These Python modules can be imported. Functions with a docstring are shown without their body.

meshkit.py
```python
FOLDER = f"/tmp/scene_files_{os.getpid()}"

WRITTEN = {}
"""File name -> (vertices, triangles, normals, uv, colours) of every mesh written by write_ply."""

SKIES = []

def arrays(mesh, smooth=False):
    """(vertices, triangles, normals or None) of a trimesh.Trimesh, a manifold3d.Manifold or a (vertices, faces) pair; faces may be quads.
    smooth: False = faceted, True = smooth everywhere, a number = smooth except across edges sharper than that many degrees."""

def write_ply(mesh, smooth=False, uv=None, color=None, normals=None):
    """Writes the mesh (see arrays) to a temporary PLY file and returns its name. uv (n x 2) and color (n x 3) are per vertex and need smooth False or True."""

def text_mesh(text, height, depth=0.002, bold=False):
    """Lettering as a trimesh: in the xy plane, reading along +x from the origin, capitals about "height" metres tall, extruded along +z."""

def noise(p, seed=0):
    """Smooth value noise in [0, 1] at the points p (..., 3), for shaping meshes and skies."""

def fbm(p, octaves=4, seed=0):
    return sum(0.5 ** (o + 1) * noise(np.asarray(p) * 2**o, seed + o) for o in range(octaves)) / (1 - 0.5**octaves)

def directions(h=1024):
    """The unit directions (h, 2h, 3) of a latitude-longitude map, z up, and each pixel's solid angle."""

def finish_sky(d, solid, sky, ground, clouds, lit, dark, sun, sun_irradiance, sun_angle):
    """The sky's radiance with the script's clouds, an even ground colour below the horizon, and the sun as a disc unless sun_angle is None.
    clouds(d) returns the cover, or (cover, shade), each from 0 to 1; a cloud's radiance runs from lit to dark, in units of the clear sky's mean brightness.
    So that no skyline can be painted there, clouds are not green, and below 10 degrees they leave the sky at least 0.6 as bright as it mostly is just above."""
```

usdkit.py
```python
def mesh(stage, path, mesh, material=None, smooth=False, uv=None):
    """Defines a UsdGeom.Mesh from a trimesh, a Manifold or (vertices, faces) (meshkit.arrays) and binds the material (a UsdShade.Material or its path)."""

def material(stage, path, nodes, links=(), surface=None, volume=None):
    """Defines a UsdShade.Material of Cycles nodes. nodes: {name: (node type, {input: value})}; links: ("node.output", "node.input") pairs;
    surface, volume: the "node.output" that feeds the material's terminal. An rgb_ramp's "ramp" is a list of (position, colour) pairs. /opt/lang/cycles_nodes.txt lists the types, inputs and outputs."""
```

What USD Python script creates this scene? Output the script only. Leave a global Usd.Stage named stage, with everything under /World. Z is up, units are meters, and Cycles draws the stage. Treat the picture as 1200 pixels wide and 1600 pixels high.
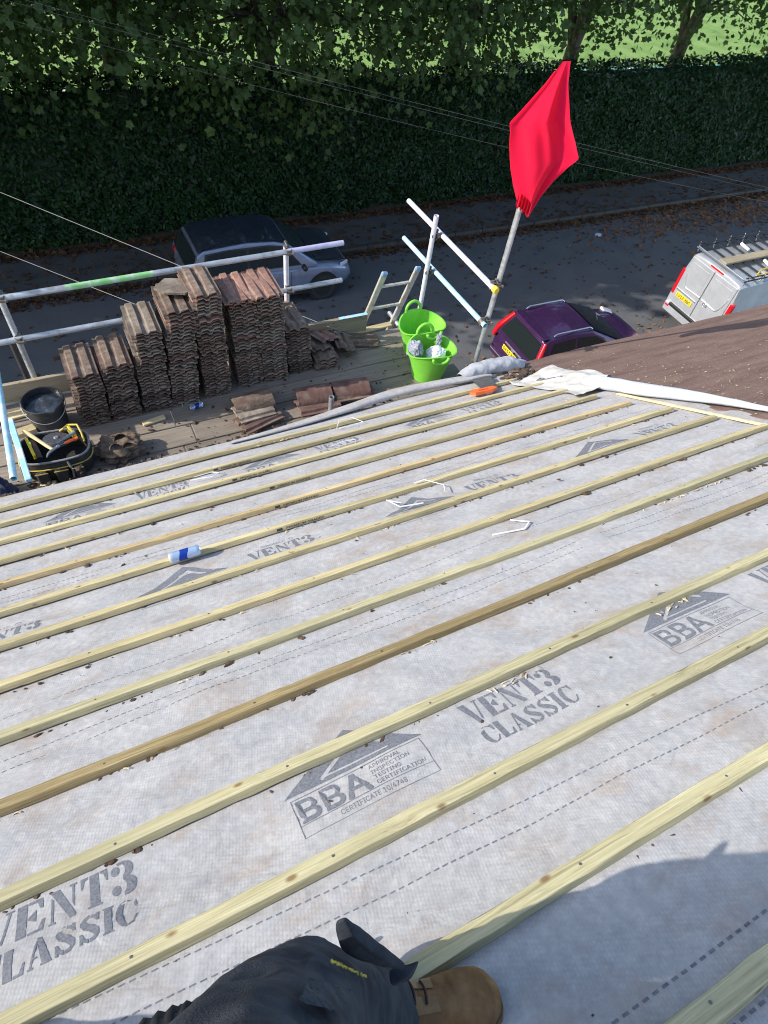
import math, random
import numpy as np
import trimesh
import manifold3d as m3
from shapely.geometry import Polygon, LineString, Point, box as sbox
from shapely.ops import unary_union
from shapely import affinity
from scipy.spatial.transform import Rotation
from pxr import Usd, UsdGeom, UsdLux, UsdShade, Gf, Sdf, Vt
import usdkit, meshkit

stage = Usd.Stage.CreateInMemory()
UsdGeom.SetStageUpAxis(stage, UsdGeom.Tokens.z)
UsdGeom.SetStageMetersPerUnit(stage, 1.0)
UsdGeom.Xform.Define(stage, '/World')
UsdGeom.Scope.Define(stage, '/World/Looks')

# ------------------------------------------------------------------ camera, sky, sun, exposure
CAM_Z = 8.7
F_PX, YAW, PITCH, ROLL = 961.5, 0.59652, -0.90184, 0.18542
EXPOSURE = 0.98
SUN_AZ, SUN_EL = math.radians(-76.5), math.radians(30.5)
SUN = np.array([math.sin(SUN_AZ) * math.cos(SUN_EL), math.cos(SUN_AZ) * math.cos(SUN_EL), math.sin(SUN_EL)])
SKY_STRENGTH, SUN_INTENSITY = 0.15, 0.80

fwd = np.array([math.sin(YAW) * math.cos(PITCH), math.cos(YAW) * math.cos(PITCH), math.sin(PITCH)])
rgt = np.cross(fwd, [0, 0, 1]); rgt /= np.linalg.norm(rgt); upv = np.cross(rgt, fwd)
cr_, sr_ = math.cos(ROLL), math.sin(ROLL)
cx, cy, cz = cr_ * rgt + sr_ * upv, -sr_ * rgt + cr_ * upv, -fwd
cam = UsdGeom.Camera.Define(stage, '/World/camera')
cam.AddTransformOp().Set(Gf.Matrix4d(*cx, 0, *cy, 0, *cz, 0, 0, 0, CAM_Z, 1))
cam.CreateFocalLengthAttr(24.0)
cam.CreateHorizontalApertureAttr(24.0 * 1200 / F_PX)
cam.CreateVerticalApertureAttr(24.0 * 1600 / F_PX)
cam.CreateClippingRangeAttr(Gf.Vec2f(0.05, 2000))
cam.CreateExposureAttr(EXPOSURE)

dome = UsdLux.DomeLight.Define(stage, '/World/sky')
sky_mat = usdkit.material(stage, '/World/Looks/sky_look', {
    's': ('sky_texture', {'sky_type': 'single_scattering', 'sun_disc': False, 'sun_elevation': SUN_EL, 'sun_rotation': math.atan2(SUN[0], SUN[1])}),
    'b': ('background_shader', {'strength': SKY_STRENGTH})}, [('s.color', 'b.color')], surface='b.background')
UsdShade.MaterialBindingAPI.Apply(dome.GetPrim()).Bind(sky_mat)
dome.GetPrim().SetCustomDataByKey('kind', 'structure')
sun = UsdLux.DistantLight.Define(stage, '/World/sun')
sun.CreateIntensityAttr(SUN_INTENSITY); sun.CreateAngleAttr(0.53); sun.CreateColorAttr(Gf.Vec3f(1.0, 0.95, 0.87))
sun.CreateNormalizeAttr(True)
zx = SUN; xx = np.cross([0, 0, 1], zx); xx /= np.linalg.norm(xx); yx = np.cross(zx, xx)
sun.AddTransformOp().Set(Gf.Matrix4d(*xx, 0, *yx, 0, *zx, 0, 0, 0, 30, 1))

# ------------------------------------------------------------------ helpers
RNG = np.random.default_rng(11)
used = {}
def numbered(parent, name):
    k = (parent, name); used[k] = used.get(k, 0) + 1
    return name if used[k] == 1 else f'{name}_{used[k] - 1:03d}'
def keys(prim, label=None, cat=None, group=None, kind=None):
    for k, v in (('label', label), ('category', cat), ('group', group), ('kind', kind)):
        if v: prim.SetCustomDataByKey(k, v)
    return prim
def thing(name, label, cat, loc=None, matrix=None, rotz=0.0, group=None, kind=None):
    x = UsdGeom.Xform.Define(stage, '/World/' + numbered('/World', name))
    if matrix is not None: x.AddTransformOp().Set(matrix)
    else:
        x.AddTranslateOp().Set(Gf.Vec3d(*map(float, loc if loc is not None else (0, 0, 0))))
        if rotz: x.AddRotateZOp().Set(math.degrees(rotz))
    return keys(x.GetPrim(), label, cat, group, kind)
def part(name, mesh, mat, parent=None, smooth=False, label=None, kind=None):
    base = str(parent.GetPath()) if parent is not None else '/World'
    if isinstance(mesh, MB): mesh = mesh.get()
    p = usdkit.mesh(stage, base + '/' + numbered(base, name), mesh, mat, smooth).GetPrim()
    return keys(p, label=label, kind=kind)
def single(name, mesh, mat, label, cat, smooth=False, group=None, kind=None, matrix=None, loc=None):
    """a thing that is one mesh"""
    p = part(name, mesh, mat, None, smooth)
    if matrix is not None: UsdGeom.Xformable(p).AddTransformOp().Set(matrix)
    elif loc is not None: UsdGeom.Xformable(p).AddTranslateOp().Set(Gf.Vec3d(*map(float, loc)))
    return keys(p, label, cat, group, kind)
def struct(name, mesh, mat, smooth=False):
    return keys(part(name, mesh, mat, None, smooth), kind='structure')

class MB:
    def __init__(self): self.v, self.f, self.n = [], [], 0
    def add(self, v, f):
        v = np.asarray(v, float); f = np.asarray(f, int)
        if f.ndim == 2 and f.shape[1] == 4: f = np.vstack([f[:, [0, 1, 2]], f[:, [0, 2, 3]]])
        self.v.append(v); self.f.append(f + self.n); self.n += len(v); return self
    def tm(self, m, T=None):
        v = np.asarray(m.vertices); 
        if T is not None: v = v @ np.asarray(T)[:3, :3].T + np.asarray(T)[:3, 3]
        return self.add(v, m.faces)
    def get(self): return np.vstack(self.v), np.vstack(self.f)
    def box(self, lo, hi, bev=0.0, R=None, c=None):
        lo, hi = np.array(lo, float), np.array(hi, float)
        v, f = bevel_box(hi - lo, bev); v = v + (lo + hi) / 2
        if R is not None: v = (v - c) @ R.T + c
        return self.add(v, f)
    def tube(self, pts, r, sides=12, cap=True): return self.add(*tube(pts, r, sides, cap))
    def quad(self, a, b, c, d): return self.add([a, b, c, d], [[0, 1, 2], [0, 2, 3]])

def bevel_box(size, b):
    s = np.array(size, float) / 2
    if b <= 0:
        m = trimesh.creation.box(2 * s); return np.array(m.vertices), np.array(m.faces)
    b = min(b, 0.45 * 2 * s.min())
    pts = []
    for sx in (-1, 1):
        for sy in (-1, 1):
            for sz in (-1, 1):
                c = np.array([sx, sy, sz]) * s
                for k in range(3):
                    p = c.copy()
                    for j in range(3):
                        if j != k: p[j] -= np.sign(c[j]) * b
                    pts.append(p)
    h = trimesh.convex.convex_hull(np.array(pts)); return np.array(h.vertices), np.array(h.faces)
def tube(pts, r, sides=12, cap=True):
    p = np.asarray(pts, float); n = len(p); r = np.broadcast_to(r, (n,)).astype(float)
    t = np.gradient(p, axis=0); t /= np.linalg.norm(t, axis=1, keepdims=True) + 1e-12
    a = np.zeros_like(p); ref = np.array([0, 0, 1.0]) if abs(t[0, 2]) < 0.9 else np.array([1.0, 0, 0])
    a[0] = np.cross(t[0], ref); a[0] /= np.linalg.norm(a[0])
    for i in range(1, n):
        q = a[i - 1] - t[i] * (a[i - 1] @ t[i]); a[i] = q / (np.linalg.norm(q) + 1e-12)
    b = np.cross(t, a); ang = np.arange(sides) * 2 * math.pi / sides
    v = (p[:, None] + r[:, None, None] * (np.cos(ang)[None, :, None] * a[:, None] + np.sin(ang)[None, :, None] * b[:, None])).reshape(-1, 3)
    i, j = np.meshgrid(np.arange(n - 1), np.arange(sides), indexing='ij')
    q = np.stack([i * sides + j, i * sides + (j + 1) % sides, (i + 1) * sides + (j + 1) % sides, (i + 1) * sides + j], -1).reshape(-1, 4)
    f = np.vstack([q[:, [0, 1, 2]], q[:, [0, 2, 3]]])
    if cap:
        v = np.vstack([v, p[:1], p[-1:]]); k = n * sides; j = np.arange(sides); j2 = (j + 1) % sides
        f = np.vstack([f, np.stack([np.full(sides, k), j2, j], 1), np.stack([np.full(sides, k + 1), (n - 1) * sides + j, (n - 1) * sides + j2], 1)])
    return v, f
def hollow_tube(a, b, r=0.02415, wall=0.0032, sides=16):
    """a scaffold tube with an open bore"""
    a, b = np.array(a, float), np.array(b, float); mb = MB(); d = (b - a) / np.linalg.norm(b - a)
    mb.add(*tube([a, b], r, sides, False))
    for e, s in ((a, 1), (b, -1)):
        vo, _ = tube([e, e + d * s * .15], r, sides, False); vi, fi = tube([e, e + d * s * 0.15], r - wall, sides, False)
        mb.add(vi, fi[:, ::-1])
        ring = np.vstack([vo[:sides], vi[:sides]]); j = np.arange(sides); j2 = (j + 1) % sides
        f = np.vstack([np.stack([j, j2, sides + j2], 1), np.stack([j, sides + j2, sides + j], 1)])
        mb.add(ring, f)
    return mb
def lathe(profile, n=32, axis='z'):
    """profile: (r, h) rows; revolved about z"""
    pr = np.asarray(profile, float); m = len(pr); ang = np.arange(n) * 2 * math.pi / n
    v = np.stack([pr[:, 0][:, None] * np.cos(ang), pr[:, 0][:, None] * np.sin(ang), np.broadcast_to(pr[:, 1][:, None], (m, n))], -1).reshape(-1, 3)
    i, j = np.meshgrid(np.arange(m - 1), np.arange(n), indexing='ij')
    q = np.stack([i * n + j, i * n + (j + 1) % n, (i + 1) * n + (j + 1) % n, (i + 1) * n + j], -1).reshape(-1, 4)
    if axis == 'y': v = v[:, [0, 2, 1]]; q = q[:, ::-1]
    if axis == 'x': v = v[:, [2, 0, 1]]
    return v, np.vstack([q[:, [0, 1, 2]], q[:, [0, 2, 3]]])
def grid(nu, nv):
    i, j = np.meshgrid(np.arange(nu - 1), np.arange(nv - 1), indexing='ij')
    q = np.stack([i * nv + j, (i + 1) * nv + j, (i + 1) * nv + j + 1, i * nv + j + 1], -1).reshape(-1, 4)
    return np.vstack([q[:, [0, 1, 2]], q[:, [0, 2, 3]]])
def euler(rx, ry, rz): return Rotation.from_euler('xyz', [rx, ry, rz]).as_matrix()
def xf(R, t):
    T = np.eye(4); T[:3, :3] = R; T[:3, 3] = t; return T
def G4(R, t):
    R = np.asarray(R); return Gf.Matrix4d(*R[:, 0], 0, *R[:, 1], 0, *R[:, 2], 0, *map(float, t), 1)
def look_at_axis(d):
    """rotation whose z column is d"""
    d = np.array(d, float); d /= np.linalg.norm(d); r = np.array([1.0, 0, 0]) if abs(d[0]) < .9 else np.array([0, 1.0, 0])
    x = np.cross(r, d); x /= np.linalg.norm(x); return np.stack([x, np.cross(d, x), d], 1)

# ------------------------------------------------------------------ materials
def M(name, ramp, scale=(8, 8, 8), detail=5, rough=0.7, bump=0.0, bumpscale=None, island=0.0, rand=0.0, metallic=0.0, spec=0.4, transl=0.0, coat=0.0,
      distortion=0.0, spots=None, island_ramp=None, object_space=True, rough_noise=0.0):
    """noise-driven principled material. ramp: colours over the noise; spots: (scale, threshold lo, hi, colour, strength) blotches;
    island/rand: value variation per loose piece / per object; island_ramp: colour per loose piece"""
    n = {'tc': ('texture_coordinate', {}), 'mp': ('mapping', {'scale': scale}), 'no': ('noise_texture', {'scale': 1.0, 'detail': detail, 'roughness': 0.6, 'distortion': distortion}),
         'rp': ('rgb_ramp', {'ramp': ramp if np.ndim(ramp[0][-1]) else list(zip(np.linspace(.3, .7, len(ramp)), ramp))}),
         'p': ('principled_bsdf', {'roughness': rough, 'metallic': metallic, 'specular_ior_level': spec, 'coat_weight': coat})}
    l = [('tc.object', 'mp.vector'), ('mp.vector', 'no.vector'), ('no.fac', 'rp.fac')]
    col = 'rp.color'
    if island_ramp is not None:
        n['ge'] = ('geometry', {}); n['ir'] = ('rgb_ramp', {'ramp': island_ramp}); n['im'] = ('mix', {'mix_type': 'multiply', 'fac': 1.0})
        l += [('ge.random_per_island', 'ir.fac'), (col, 'im.color1'), ('ir.color', 'im.color2')]; col = 'im.color'
    for i, (sc, lo, hi, c, st) in enumerate(spots or []):
        n[f'm{i}'] = ('mapping', {'scale': sc if np.ndim(sc) else (sc, sc, sc), 'location': (3.1 * i, 1.7, .4)}); n[f's{i}'] = ('noise_texture', {'scale': 1.0, 'detail': 4})
        n[f'r{i}'] = ('map_range', {'from_min': lo, 'from_max': hi, 'to_min': 0.0, 'to_max': st, 'clamp': True}); n[f'x{i}'] = ('mix', {'color2': c})
        l += [('tc.object', f'm{i}.vector'), (f'm{i}.vector', f's{i}.vector'), (f's{i}.fac', f'r{i}.value'), (f'r{i}.result', f'x{i}.fac'), (col, f'x{i}.color1')]; col = f'x{i}.color'
    if island or rand:
        n['hv'] = ('hsv', {}); n['mr'] = ('map_range', {'to_min': 1 - (island or rand), 'to_max': 1 + (island or rand)})
        if island: n['ge2'] = ('geometry', {}); src = 'ge2.random_per_island'
        else: n['oi'] = ('object_info', {}); src = 'oi.random'
        l += [(src, 'mr.value'), ('mr.result', 'hv.value'), (col, 'hv.color')]; col = 'hv.color'
    l.append((col, 'p.base_color'))
    if rough_noise:
        n['rr'] = ('map_range', {'from_min': .3, 'from_max': .7, 'to_min': rough - rough_noise, 'to_max': rough + rough_noise, 'clamp': True}); l += [('no.fac', 'rr.value'), ('rr.result', 'p.roughness')]
    if bump:
        if bumpscale is not None:
            n['mb'] = ('mapping', {'scale': bumpscale if np.ndim(bumpscale) else (bumpscale,) * 3}); n['nb'] = ('noise_texture', {'scale': 1.0, 'detail': 4}); l += [('tc.object', 'mb.vector'), ('mb.vector', 'nb.vector')]; src = 'nb.fac'
        else: src = 'no.fac'
        n['bu'] = ('bump', {'strength': 1.0, 'distance': bump}); l += [(src, 'bu.height'), ('bu.normal', 'p.normal')]
    out = 'p.BSDF'
    if transl:
        n['tr'] = ('translucent_bsdf', {}); n['mx'] = ('mix_closure', {'fac': transl}); l += [(col, 'tr.color'), ('p.BSDF', 'mx.closure1'), ('tr.BSDF', 'mx.closure2')]; out = 'mx.closure'
    return usdkit.material(stage, '/World/Looks/' + name, n, l, surface=out)
def P(name, color, rough=.5, metallic=0, coat=0, spec=.5, **kw):
    return usdkit.material(stage, '/World/Looks/' + name, {'p': ('principled_bsdf', {'base_color': color, 'roughness': rough, 'metallic': metallic, 'coat_weight': coat, 'specular_ior_level': spec, **kw})}, [], surface='p.BSDF')

# membrane: white-grey non-woven felt, embossed in a fine grid, mottled fibres, brown smears of dirt
def membrane_material(name, tint, ang):
    n = {'tc': ('texture_coordinate', {}),
         'm1': ('mapping', {'scale': (42, 42, 42)}), 'n1': ('noise_texture', {'scale': 1.0, 'detail': 4, 'roughness': .65}),
         'r1': ('rgb_ramp', {'ramp': [(.28, tuple(.80 * t for t in tint)), (.5, tuple(.93 * t for t in tint)), (.70, tuple(1.08 * t for t in tint))]}),
         'm2': ('mapping', {'scale': (5, 7, 5)}), 'n2': ('noise_texture', {'scale': 1.0, 'detail': 3}),
         'r2': ('map_range', {'from_min': .3, 'from_max': .7, 'to_min': .91, 'to_max': 1.05, 'clamp': True}), 'h2': ('hsv', {}),
         'm3': ('mapping', {'scale': (125, 88, 88), 'rotation': (0, 0, ang)}), 'v3': ('voronoi_texture', {'scale': 1.0, 'randomness': 0.15, 'feature': 'f1'}),
         'r3': ('map_range', {'from_min': .12, 'from_max': .42, 'to_min': 1.05, 'to_max': .965, 'clamp': True}), 'h3': ('hsv', {}),
         'm4': ('mapping', {'scale': (3.4, 5.5, 5), 'location': (2.2, 5.1, 0)}), 'n4': ('noise_texture', {'scale': 1.0, 'detail': 6, 'roughness': .7}),
         'r4': ('map_range', {'from_min': .51, 'from_max': .72, 'to_min': 0, 'to_max': .65, 'clamp': True}), 'x4': ('mix', {'color2': (.29, .21, .15)}),
         'bu': ('bump', {'strength': .35, 'distance': .0016}), 'b2': ('bump', {'strength': .6, 'distance': .008}), 'm5': ('mapping', {'scale': (14, 22, 14)}), 'n5': ('noise_texture', {'scale': 1.0, 'detail': 3, 'distortion': .6}),
         'p': ('principled_bsdf', {'roughness': .78, 'specular_ior_level': .25, 'sheen_weight': .05})}
    l = [('n1.fac', 'r1.fac'), ('n2.fac', 'r2.value'), ('r2.result', 'h2.value'), ('r1.color', 'h2.color'), ('v3.distance', 'r3.value'), ('r3.result', 'h3.value'), ('h2.color', 'h3.color'),
         ('n4.fac', 'r4.value'), ('r4.result', 'x4.fac'), ('h3.color', 'x4.color1'), ('x4.color', 'p.base_color'), ('v3.distance', 'bu.height'), ('n5.fac', 'b2.height'), ('b2.normal', 'bu.normal'), ('bu.normal', 'p.normal')]
    for a, b in (('m1', 'n1'), ('m2', 'n2'), ('m3', 'v3'), ('m4', 'n4'), ('m5', 'n5')): l += [('tc.object', a + '.vector'), (a + '.vector', b + '.vector')]
    return usdkit.material(stage, '/World/Looks/' + name, n, l, surface='p.BSDF')
MEM = membrane_material('roofing_membrane_felt', (.405, .395, .390), 0.35)
MEM_UNDER = M('membrane_underside', [(.30, .31, .33), (.42, .43, .45)], (20, 20, 20), bump=.002, rough=.85)
MEM_WHITE = M('membrane_white_face', [(.46, .49, .55), (.58, .61, .66)], (14, 14, 14), bump=.003, rough=.7)
MEM_BUFF = M('membrane_dusty', [(.40, .38, .34), (.56, .55, .52)], (14, 14, 14), bump=.006, bumpscale=(11, 11, 11), rough=.85)
INK = M('print_ink', [(.10, .105, .12), (.20, .205, .225)], (160, 160, 160), rough=.8, detail=3)
def wood(name, cols, rand=.12, knots=True):
    n = {'tc': ('texture_coordinate', {}), 'm': ('mapping', {'scale': (2.6, 95, 110)}), 'no': ('noise_texture', {'scale': 1.0, 'detail': 6, 'roughness': .65, 'distortion': 1.4}),
         'rp': ('rgb_ramp', {'ramp': list(zip((.28, .48, .6, .75), cols))}),
         'm2': ('mapping', {'scale': (7, 14, 14)}), 'v': ('voronoi_texture', {'scale': 1.0, 'randomness': 1.0}), 'kr': ('map_range', {'from_min': .06, 'from_max': .13, 'to_min': .85, 'to_max': 0, 'clamp': True}), 'kx': ('mix', {'color2': (.20, .105, .04)}),
         'm3': ('mapping', {'scale': (1.2, 6, 6)}), 'n3': ('noise_texture', {'scale': 1.0, 'detail': 2}), 'r3': ('map_range', {'from_min': .3, 'from_max': .7, 'to_min': .82, 'to_max': 1.14, 'clamp': True}), 'h3': ('hsv', {}),
         'oi': ('object_info', {}), 'ro': ('map_range', {'to_min': 1 - rand, 'to_max': 1 + rand}), 'h4': ('hsv', {}),
         'bu': ('bump', {'strength': .5, 'distance': .0014}), 'p': ('principled_bsdf', {'roughness': .72, 'specular_ior_level': .3})}
    l = [('tc.object', 'm.vector'), ('m.vector', 'no.vector'), ('no.fac', 'rp.fac'), ('tc.object', 'm2.vector'), ('m2.vector', 'v.vector'), ('v.distance', 'kr.value'), ('rp.color', 'kx.color1'), ('kr.result', 'kx.fac'),
         ('tc.object', 'm3.vector'), ('m3.vector', 'n3.vector'), ('n3.fac', 'r3.value'), ('r3.result', 'h3.value'), ('kx.color' if knots else 'rp.color', 'h3.color'), ('oi.random', 'ro.value'), ('ro.result', 'h4.value'), ('h3.color', 'h4.color'), ('h4.color', 'p.base_color'), ('no.fac', 'bu.height'), ('bu.normal', 'p.normal')]
    return usdkit.material(stage, '/World/Looks/' + name, n, l, surface='p.BSDF')
W_BATTEN = wood('treated_batten_wood', [(.30, .235, .115), (.47, .395, .215), (.56, .48, .275), (.64, .56, .345)])
W_BATTEN_G = wood('green_treated_batten_wood', [(.29, .25, .135), (.46, .41, .235), (.54, .485, .295), (.62, .57, .375)])
W_BATTEN_B = wood('brown_batten_wood', [(.15, .11, .05), (.24, .18, .085), (.31, .24, .12), (.40, .33, .19)])
W_BATTEN_O = wood('orange_batten_wood', [(.31, .215, .10), (.46, .35, .18), (.55, .43, .235), (.62, .53, .32)])
W_OFFCUT = wood('offcut_wood', [(.42, .32, .16), (.58, .46, .25), (.64, .52, .3), (.68, .57, .36)], .2, False)
W_DECK = wood('weathered_board_wood', [(.15, .122, .094), (.22, .182, .142), (.27, .225, .178), (.33, .28, .225)], .2)
W_TOE = wood('toe_board_wood', [(.22, .18, .12), (.33, .27, .18), (.38, .32, .22), (.44, .38, .27)], .1)
ASPHALT = M('asphalt', [(.085, .089, .094), (.115, .117, .12)], (1.2, 1.2, 1.2), detail=8, rough=.88, bump=.004, bumpscale=(90, 90, 90), spots=[(.35, .5, .7, (.125, .12, .115), .6), (26, .62, .72, (.17, .165, .16), .5)])
PAVE = M('pavement_tarmac', [(.07, .068, .066), (.10, .096, .09)], (2, 2, 2), detail=8, rough=.9, bump=.004, bumpscale=(70, 70, 70), spots=[(.9, .5, .68, (.085, .065, .045), .7)])
KERB = M('kerb_concrete', [(.045, .041, .036), (.075, .068, .06)], (6, 6, 6), rough=.9, bump=.003, spots=[(2, .5, .65, (.07, .055, .04), .8)])
SOIL = M('soil', [(.05, .035, .022), (.09, .065, .04)], (9, 9, 9), rough=.95, bump=.02)
GRASS = M('grass_field', [(.10, .19, .035), (.17, .28, .06), (.24, .34, .10)], (.8, .8, .8), detail=9, rough=.85, bump=.03, bumpscale=(25, 25, 25))
PATH = M('park_path_surface', [(.42, .38, .34), (.52, .48, .44)], (2, 2, 2), rough=.9)
TEAL = M('court_surface', [(.10, .30, .25), (.15, .38, .32)], (1, 1, 1), rough=.8)
WHITE_PAINT = P('white_line_paint', (.72, .72, .70), .7)
BRICK = usdkit.material(stage, '/World/Looks/house_brick', {'tc': ('texture_coordinate', {}), 'm': ('mapping', {'rotation': (math.pi / 2, 0, 0)}), 'b': ('brick_texture', {'color1': (.26, .10, .06), 'color2': (.20, .075, .05), 'mortar': (.35, .32, .28), 'scale': 1.0, 'brick_width': .225, 'row_height': .075, 'mortar_size': .01}), 'p': ('principled_bsdf', {'roughness': .9})}, [('tc.object', 'm.vector'), ('m.vector', 'b.vector'), ('b.color', 'p.base_color')], surface='p.BSDF')
NEIGHBOUR = M('brown_roof_coating', [(.105, .063, .050), (.152, .093, .074), (.19, .124, .10)], (1.6, 9, 9), detail=9, rough=.9, bump=.008, bumpscale=(30, 55, 30), spots=[((2.2, 3, 3), .52, .7, (.20, .135, .10), .6), (40, .62, .74, (.30, .24, .19), .7)])
GALV = M('galvanised_steel', [(.46, .49, .50), (.62, .64, .65)], (9, 9, 30), rough=.42, metallic=.75, spots=[(13, .55, .68, (.34, .33, .30), .7)], rough_noise=.1)
GALV_BLUE = M('blue_painted_tube', [(.28, .52, .62), (.40, .64, .72)], (14, 14, 14), rough=.4, spots=[(9, .50, .66, (.62, .68, .70), .9)])
GALV_PALE = M('pale_tube', [(.62, .58, .66), (.74, .72, .78)], (10, 10, 10), rough=.4, metallic=.2, spots=[(12, .5, .66, (.52, .54, .56), .8)])
GREEN_SPRAY = M('green_sprayed_tube', [(.13, .40, .12), (.30, .52, .26)], (12, 12, 12), rough=.5, spots=[(14, .5, .66, (.5, .54, .52), .8)])
VIOLET = M('violet_tube', [(.40, .38, .60), (.56, .55, .70)], (12, 12, 12), rough=.45, metallic=.3, spots=[(14, .5, .66, (.5, .5, .55), .8)])
DARK_TUBE = M('dark_tube', [(.03, .03, .03), (.07, .065, .06)], (12, 12, 12), rough=.6, metallic=.3)
RUSTY = M('coupler_steel', [(.10, .075, .055), (.26, .24, .21)], (60, 60, 60), rough=.55, metallic=.6, bump=.002)
YELLOW = P('yellow_plastic', (.75, .50, .03), .5)
ALU = M('ladder_aluminium', [(.58, .55, .47), (.72, .70, .62)], (14, 14, 30), rough=.4, metallic=.55, spots=[(20, .55, .66, (.4, .36, .28), .8)])
TILE = None

# ------------------------------------------------------------------ setting: ground, road, pavements, park
def sheet(x0, x1, y0, y1, z): return np.array([[x0, y0, z], [x1, y0, z], [x1, y1, z], [x0, y1, z]]), np.array([[0, 1, 2], [0, 2, 3]])
struct('ground', sheet(-200, 240, -150, 300, -0.012), GRASS)
struct('road', sheet(-120, 150, 6.9, 13.85, 0.0), ASPHALT)
struct('near_pavement', MB().box((-120, 3.0, -.3), (150, 6.75, .115), .01), PAVE)
struct('far_pavement', MB().box((-120, 14.0, -.3), (150, 15.45, .10), .01), PAVE)
struct('hedge_bank', MB().box((-120, 15.455, -.3), (150, 17.2, .13), .01), SOIL)
kerb = keys(UsdGeom.Xform.Define(stage, '/World/kerb').GetPrim(), kind='structure')
for k in range(-10, 36):
    x = k * .915
    part('kerb_stone', MB().box((x + .004, 13.855, -.2), (x + .911, 13.995, .112 + .004 * math.sin(k * 2.3)), .014), KERB, kerb)
nk = keys(UsdGeom.Xform.Define(stage, '/World/near_kerb').GetPrim(), kind='structure')
for k in range(-2, 26):
    x = k * .915
    part('kerb_stone', MB().box((x + .004, 6.755, -.2), (x + .911, 6.895, .122 + .004 * math.sin(k * 1.7)), .014), KERB, nk)
struct('park_path', sheet(-30, 3.2, 21.0, 25.5, -0.004), PATH)
struct('sports_court', sheet(22.5, 60, 22.0, 25.6, -0.004), TEAL)
court = MB()
for y in (22.9, 24.6): court.add(*sheet(22.6, 60, y, y + .35, 0.0))
for x in np.arange(24, 60, 2.3): court.add(*sheet(x, x + .25, 22.1, 25.5, 0.004))
struct('court_markings', court, WHITE_PAINT)

# ------------------------------------------------------------------ roof frame: local x along the eaves, y down the slope, z off the roof
RP, HP = 0.540113, 1.33
EX, ET, EN = np.array([1.0, 0, 0]), np.array([0, math.cos(RP), -math.sin(RP)]), np.array([0, math.sin(RP), math.cos(RP)])
RO = np.array([0, 0, CAM_Z]) - HP * EN
RR = np.stack([EX, ET, EN], 1)
ROOF = G4(RR, RO)
def rw(x, s, hgt=0.0): return RO + x * EX + s * ET + hgt * EN
GAUGE, S_B1 = 0.31254, 4.4433

def gable(x0, x1, y0, y1, zr):
    """house walls under the roof plane, both gables closed"""
    def zroof(y): return RO[2] - (y - RO[1]) * math.tan(RP) - .16
    yr = RO[1] - 2.2 * math.cos(RP); yb = 2 * yr - y1
    prof = [(y1, 0), (y1, zroof(y1)), (yr, zroof(yr)), (yb, zroof(y1)), (yb, 0)]
    v = [(x, y, z) for x in (x0, x1) for y, z in prof]; n = 5; f = []
    for i in range(n): j = (i + 1) % n; f += [[i, j, n + j], [i, n + j, n + i]]
    f += [[0, 2, 1], [0, 3, 2], [0, 4, 3], [5, 6, 7], [5, 7, 8], [5, 8, 9]]
    return np.array(v, float), np.array(f)
def slab(x0, x1, s0, s1, h0, h1):
    m = MB().box((x0, s0, h0), (x1, s1, h1)); v, f = m.get(); return v @ RR.T + RO, f
house = thing('brick_house', 'red brick house whose roof is stripped to membrane and battens', 'house')
part('wall', gable(-7.0, 3.55, -6, 3.12, 0), BRICK, house)
RAFTER = M('rafter_wood', [(.16, .11, .06), (.25, .18, .1)], (3, 30, 30), rough=.85)
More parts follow.
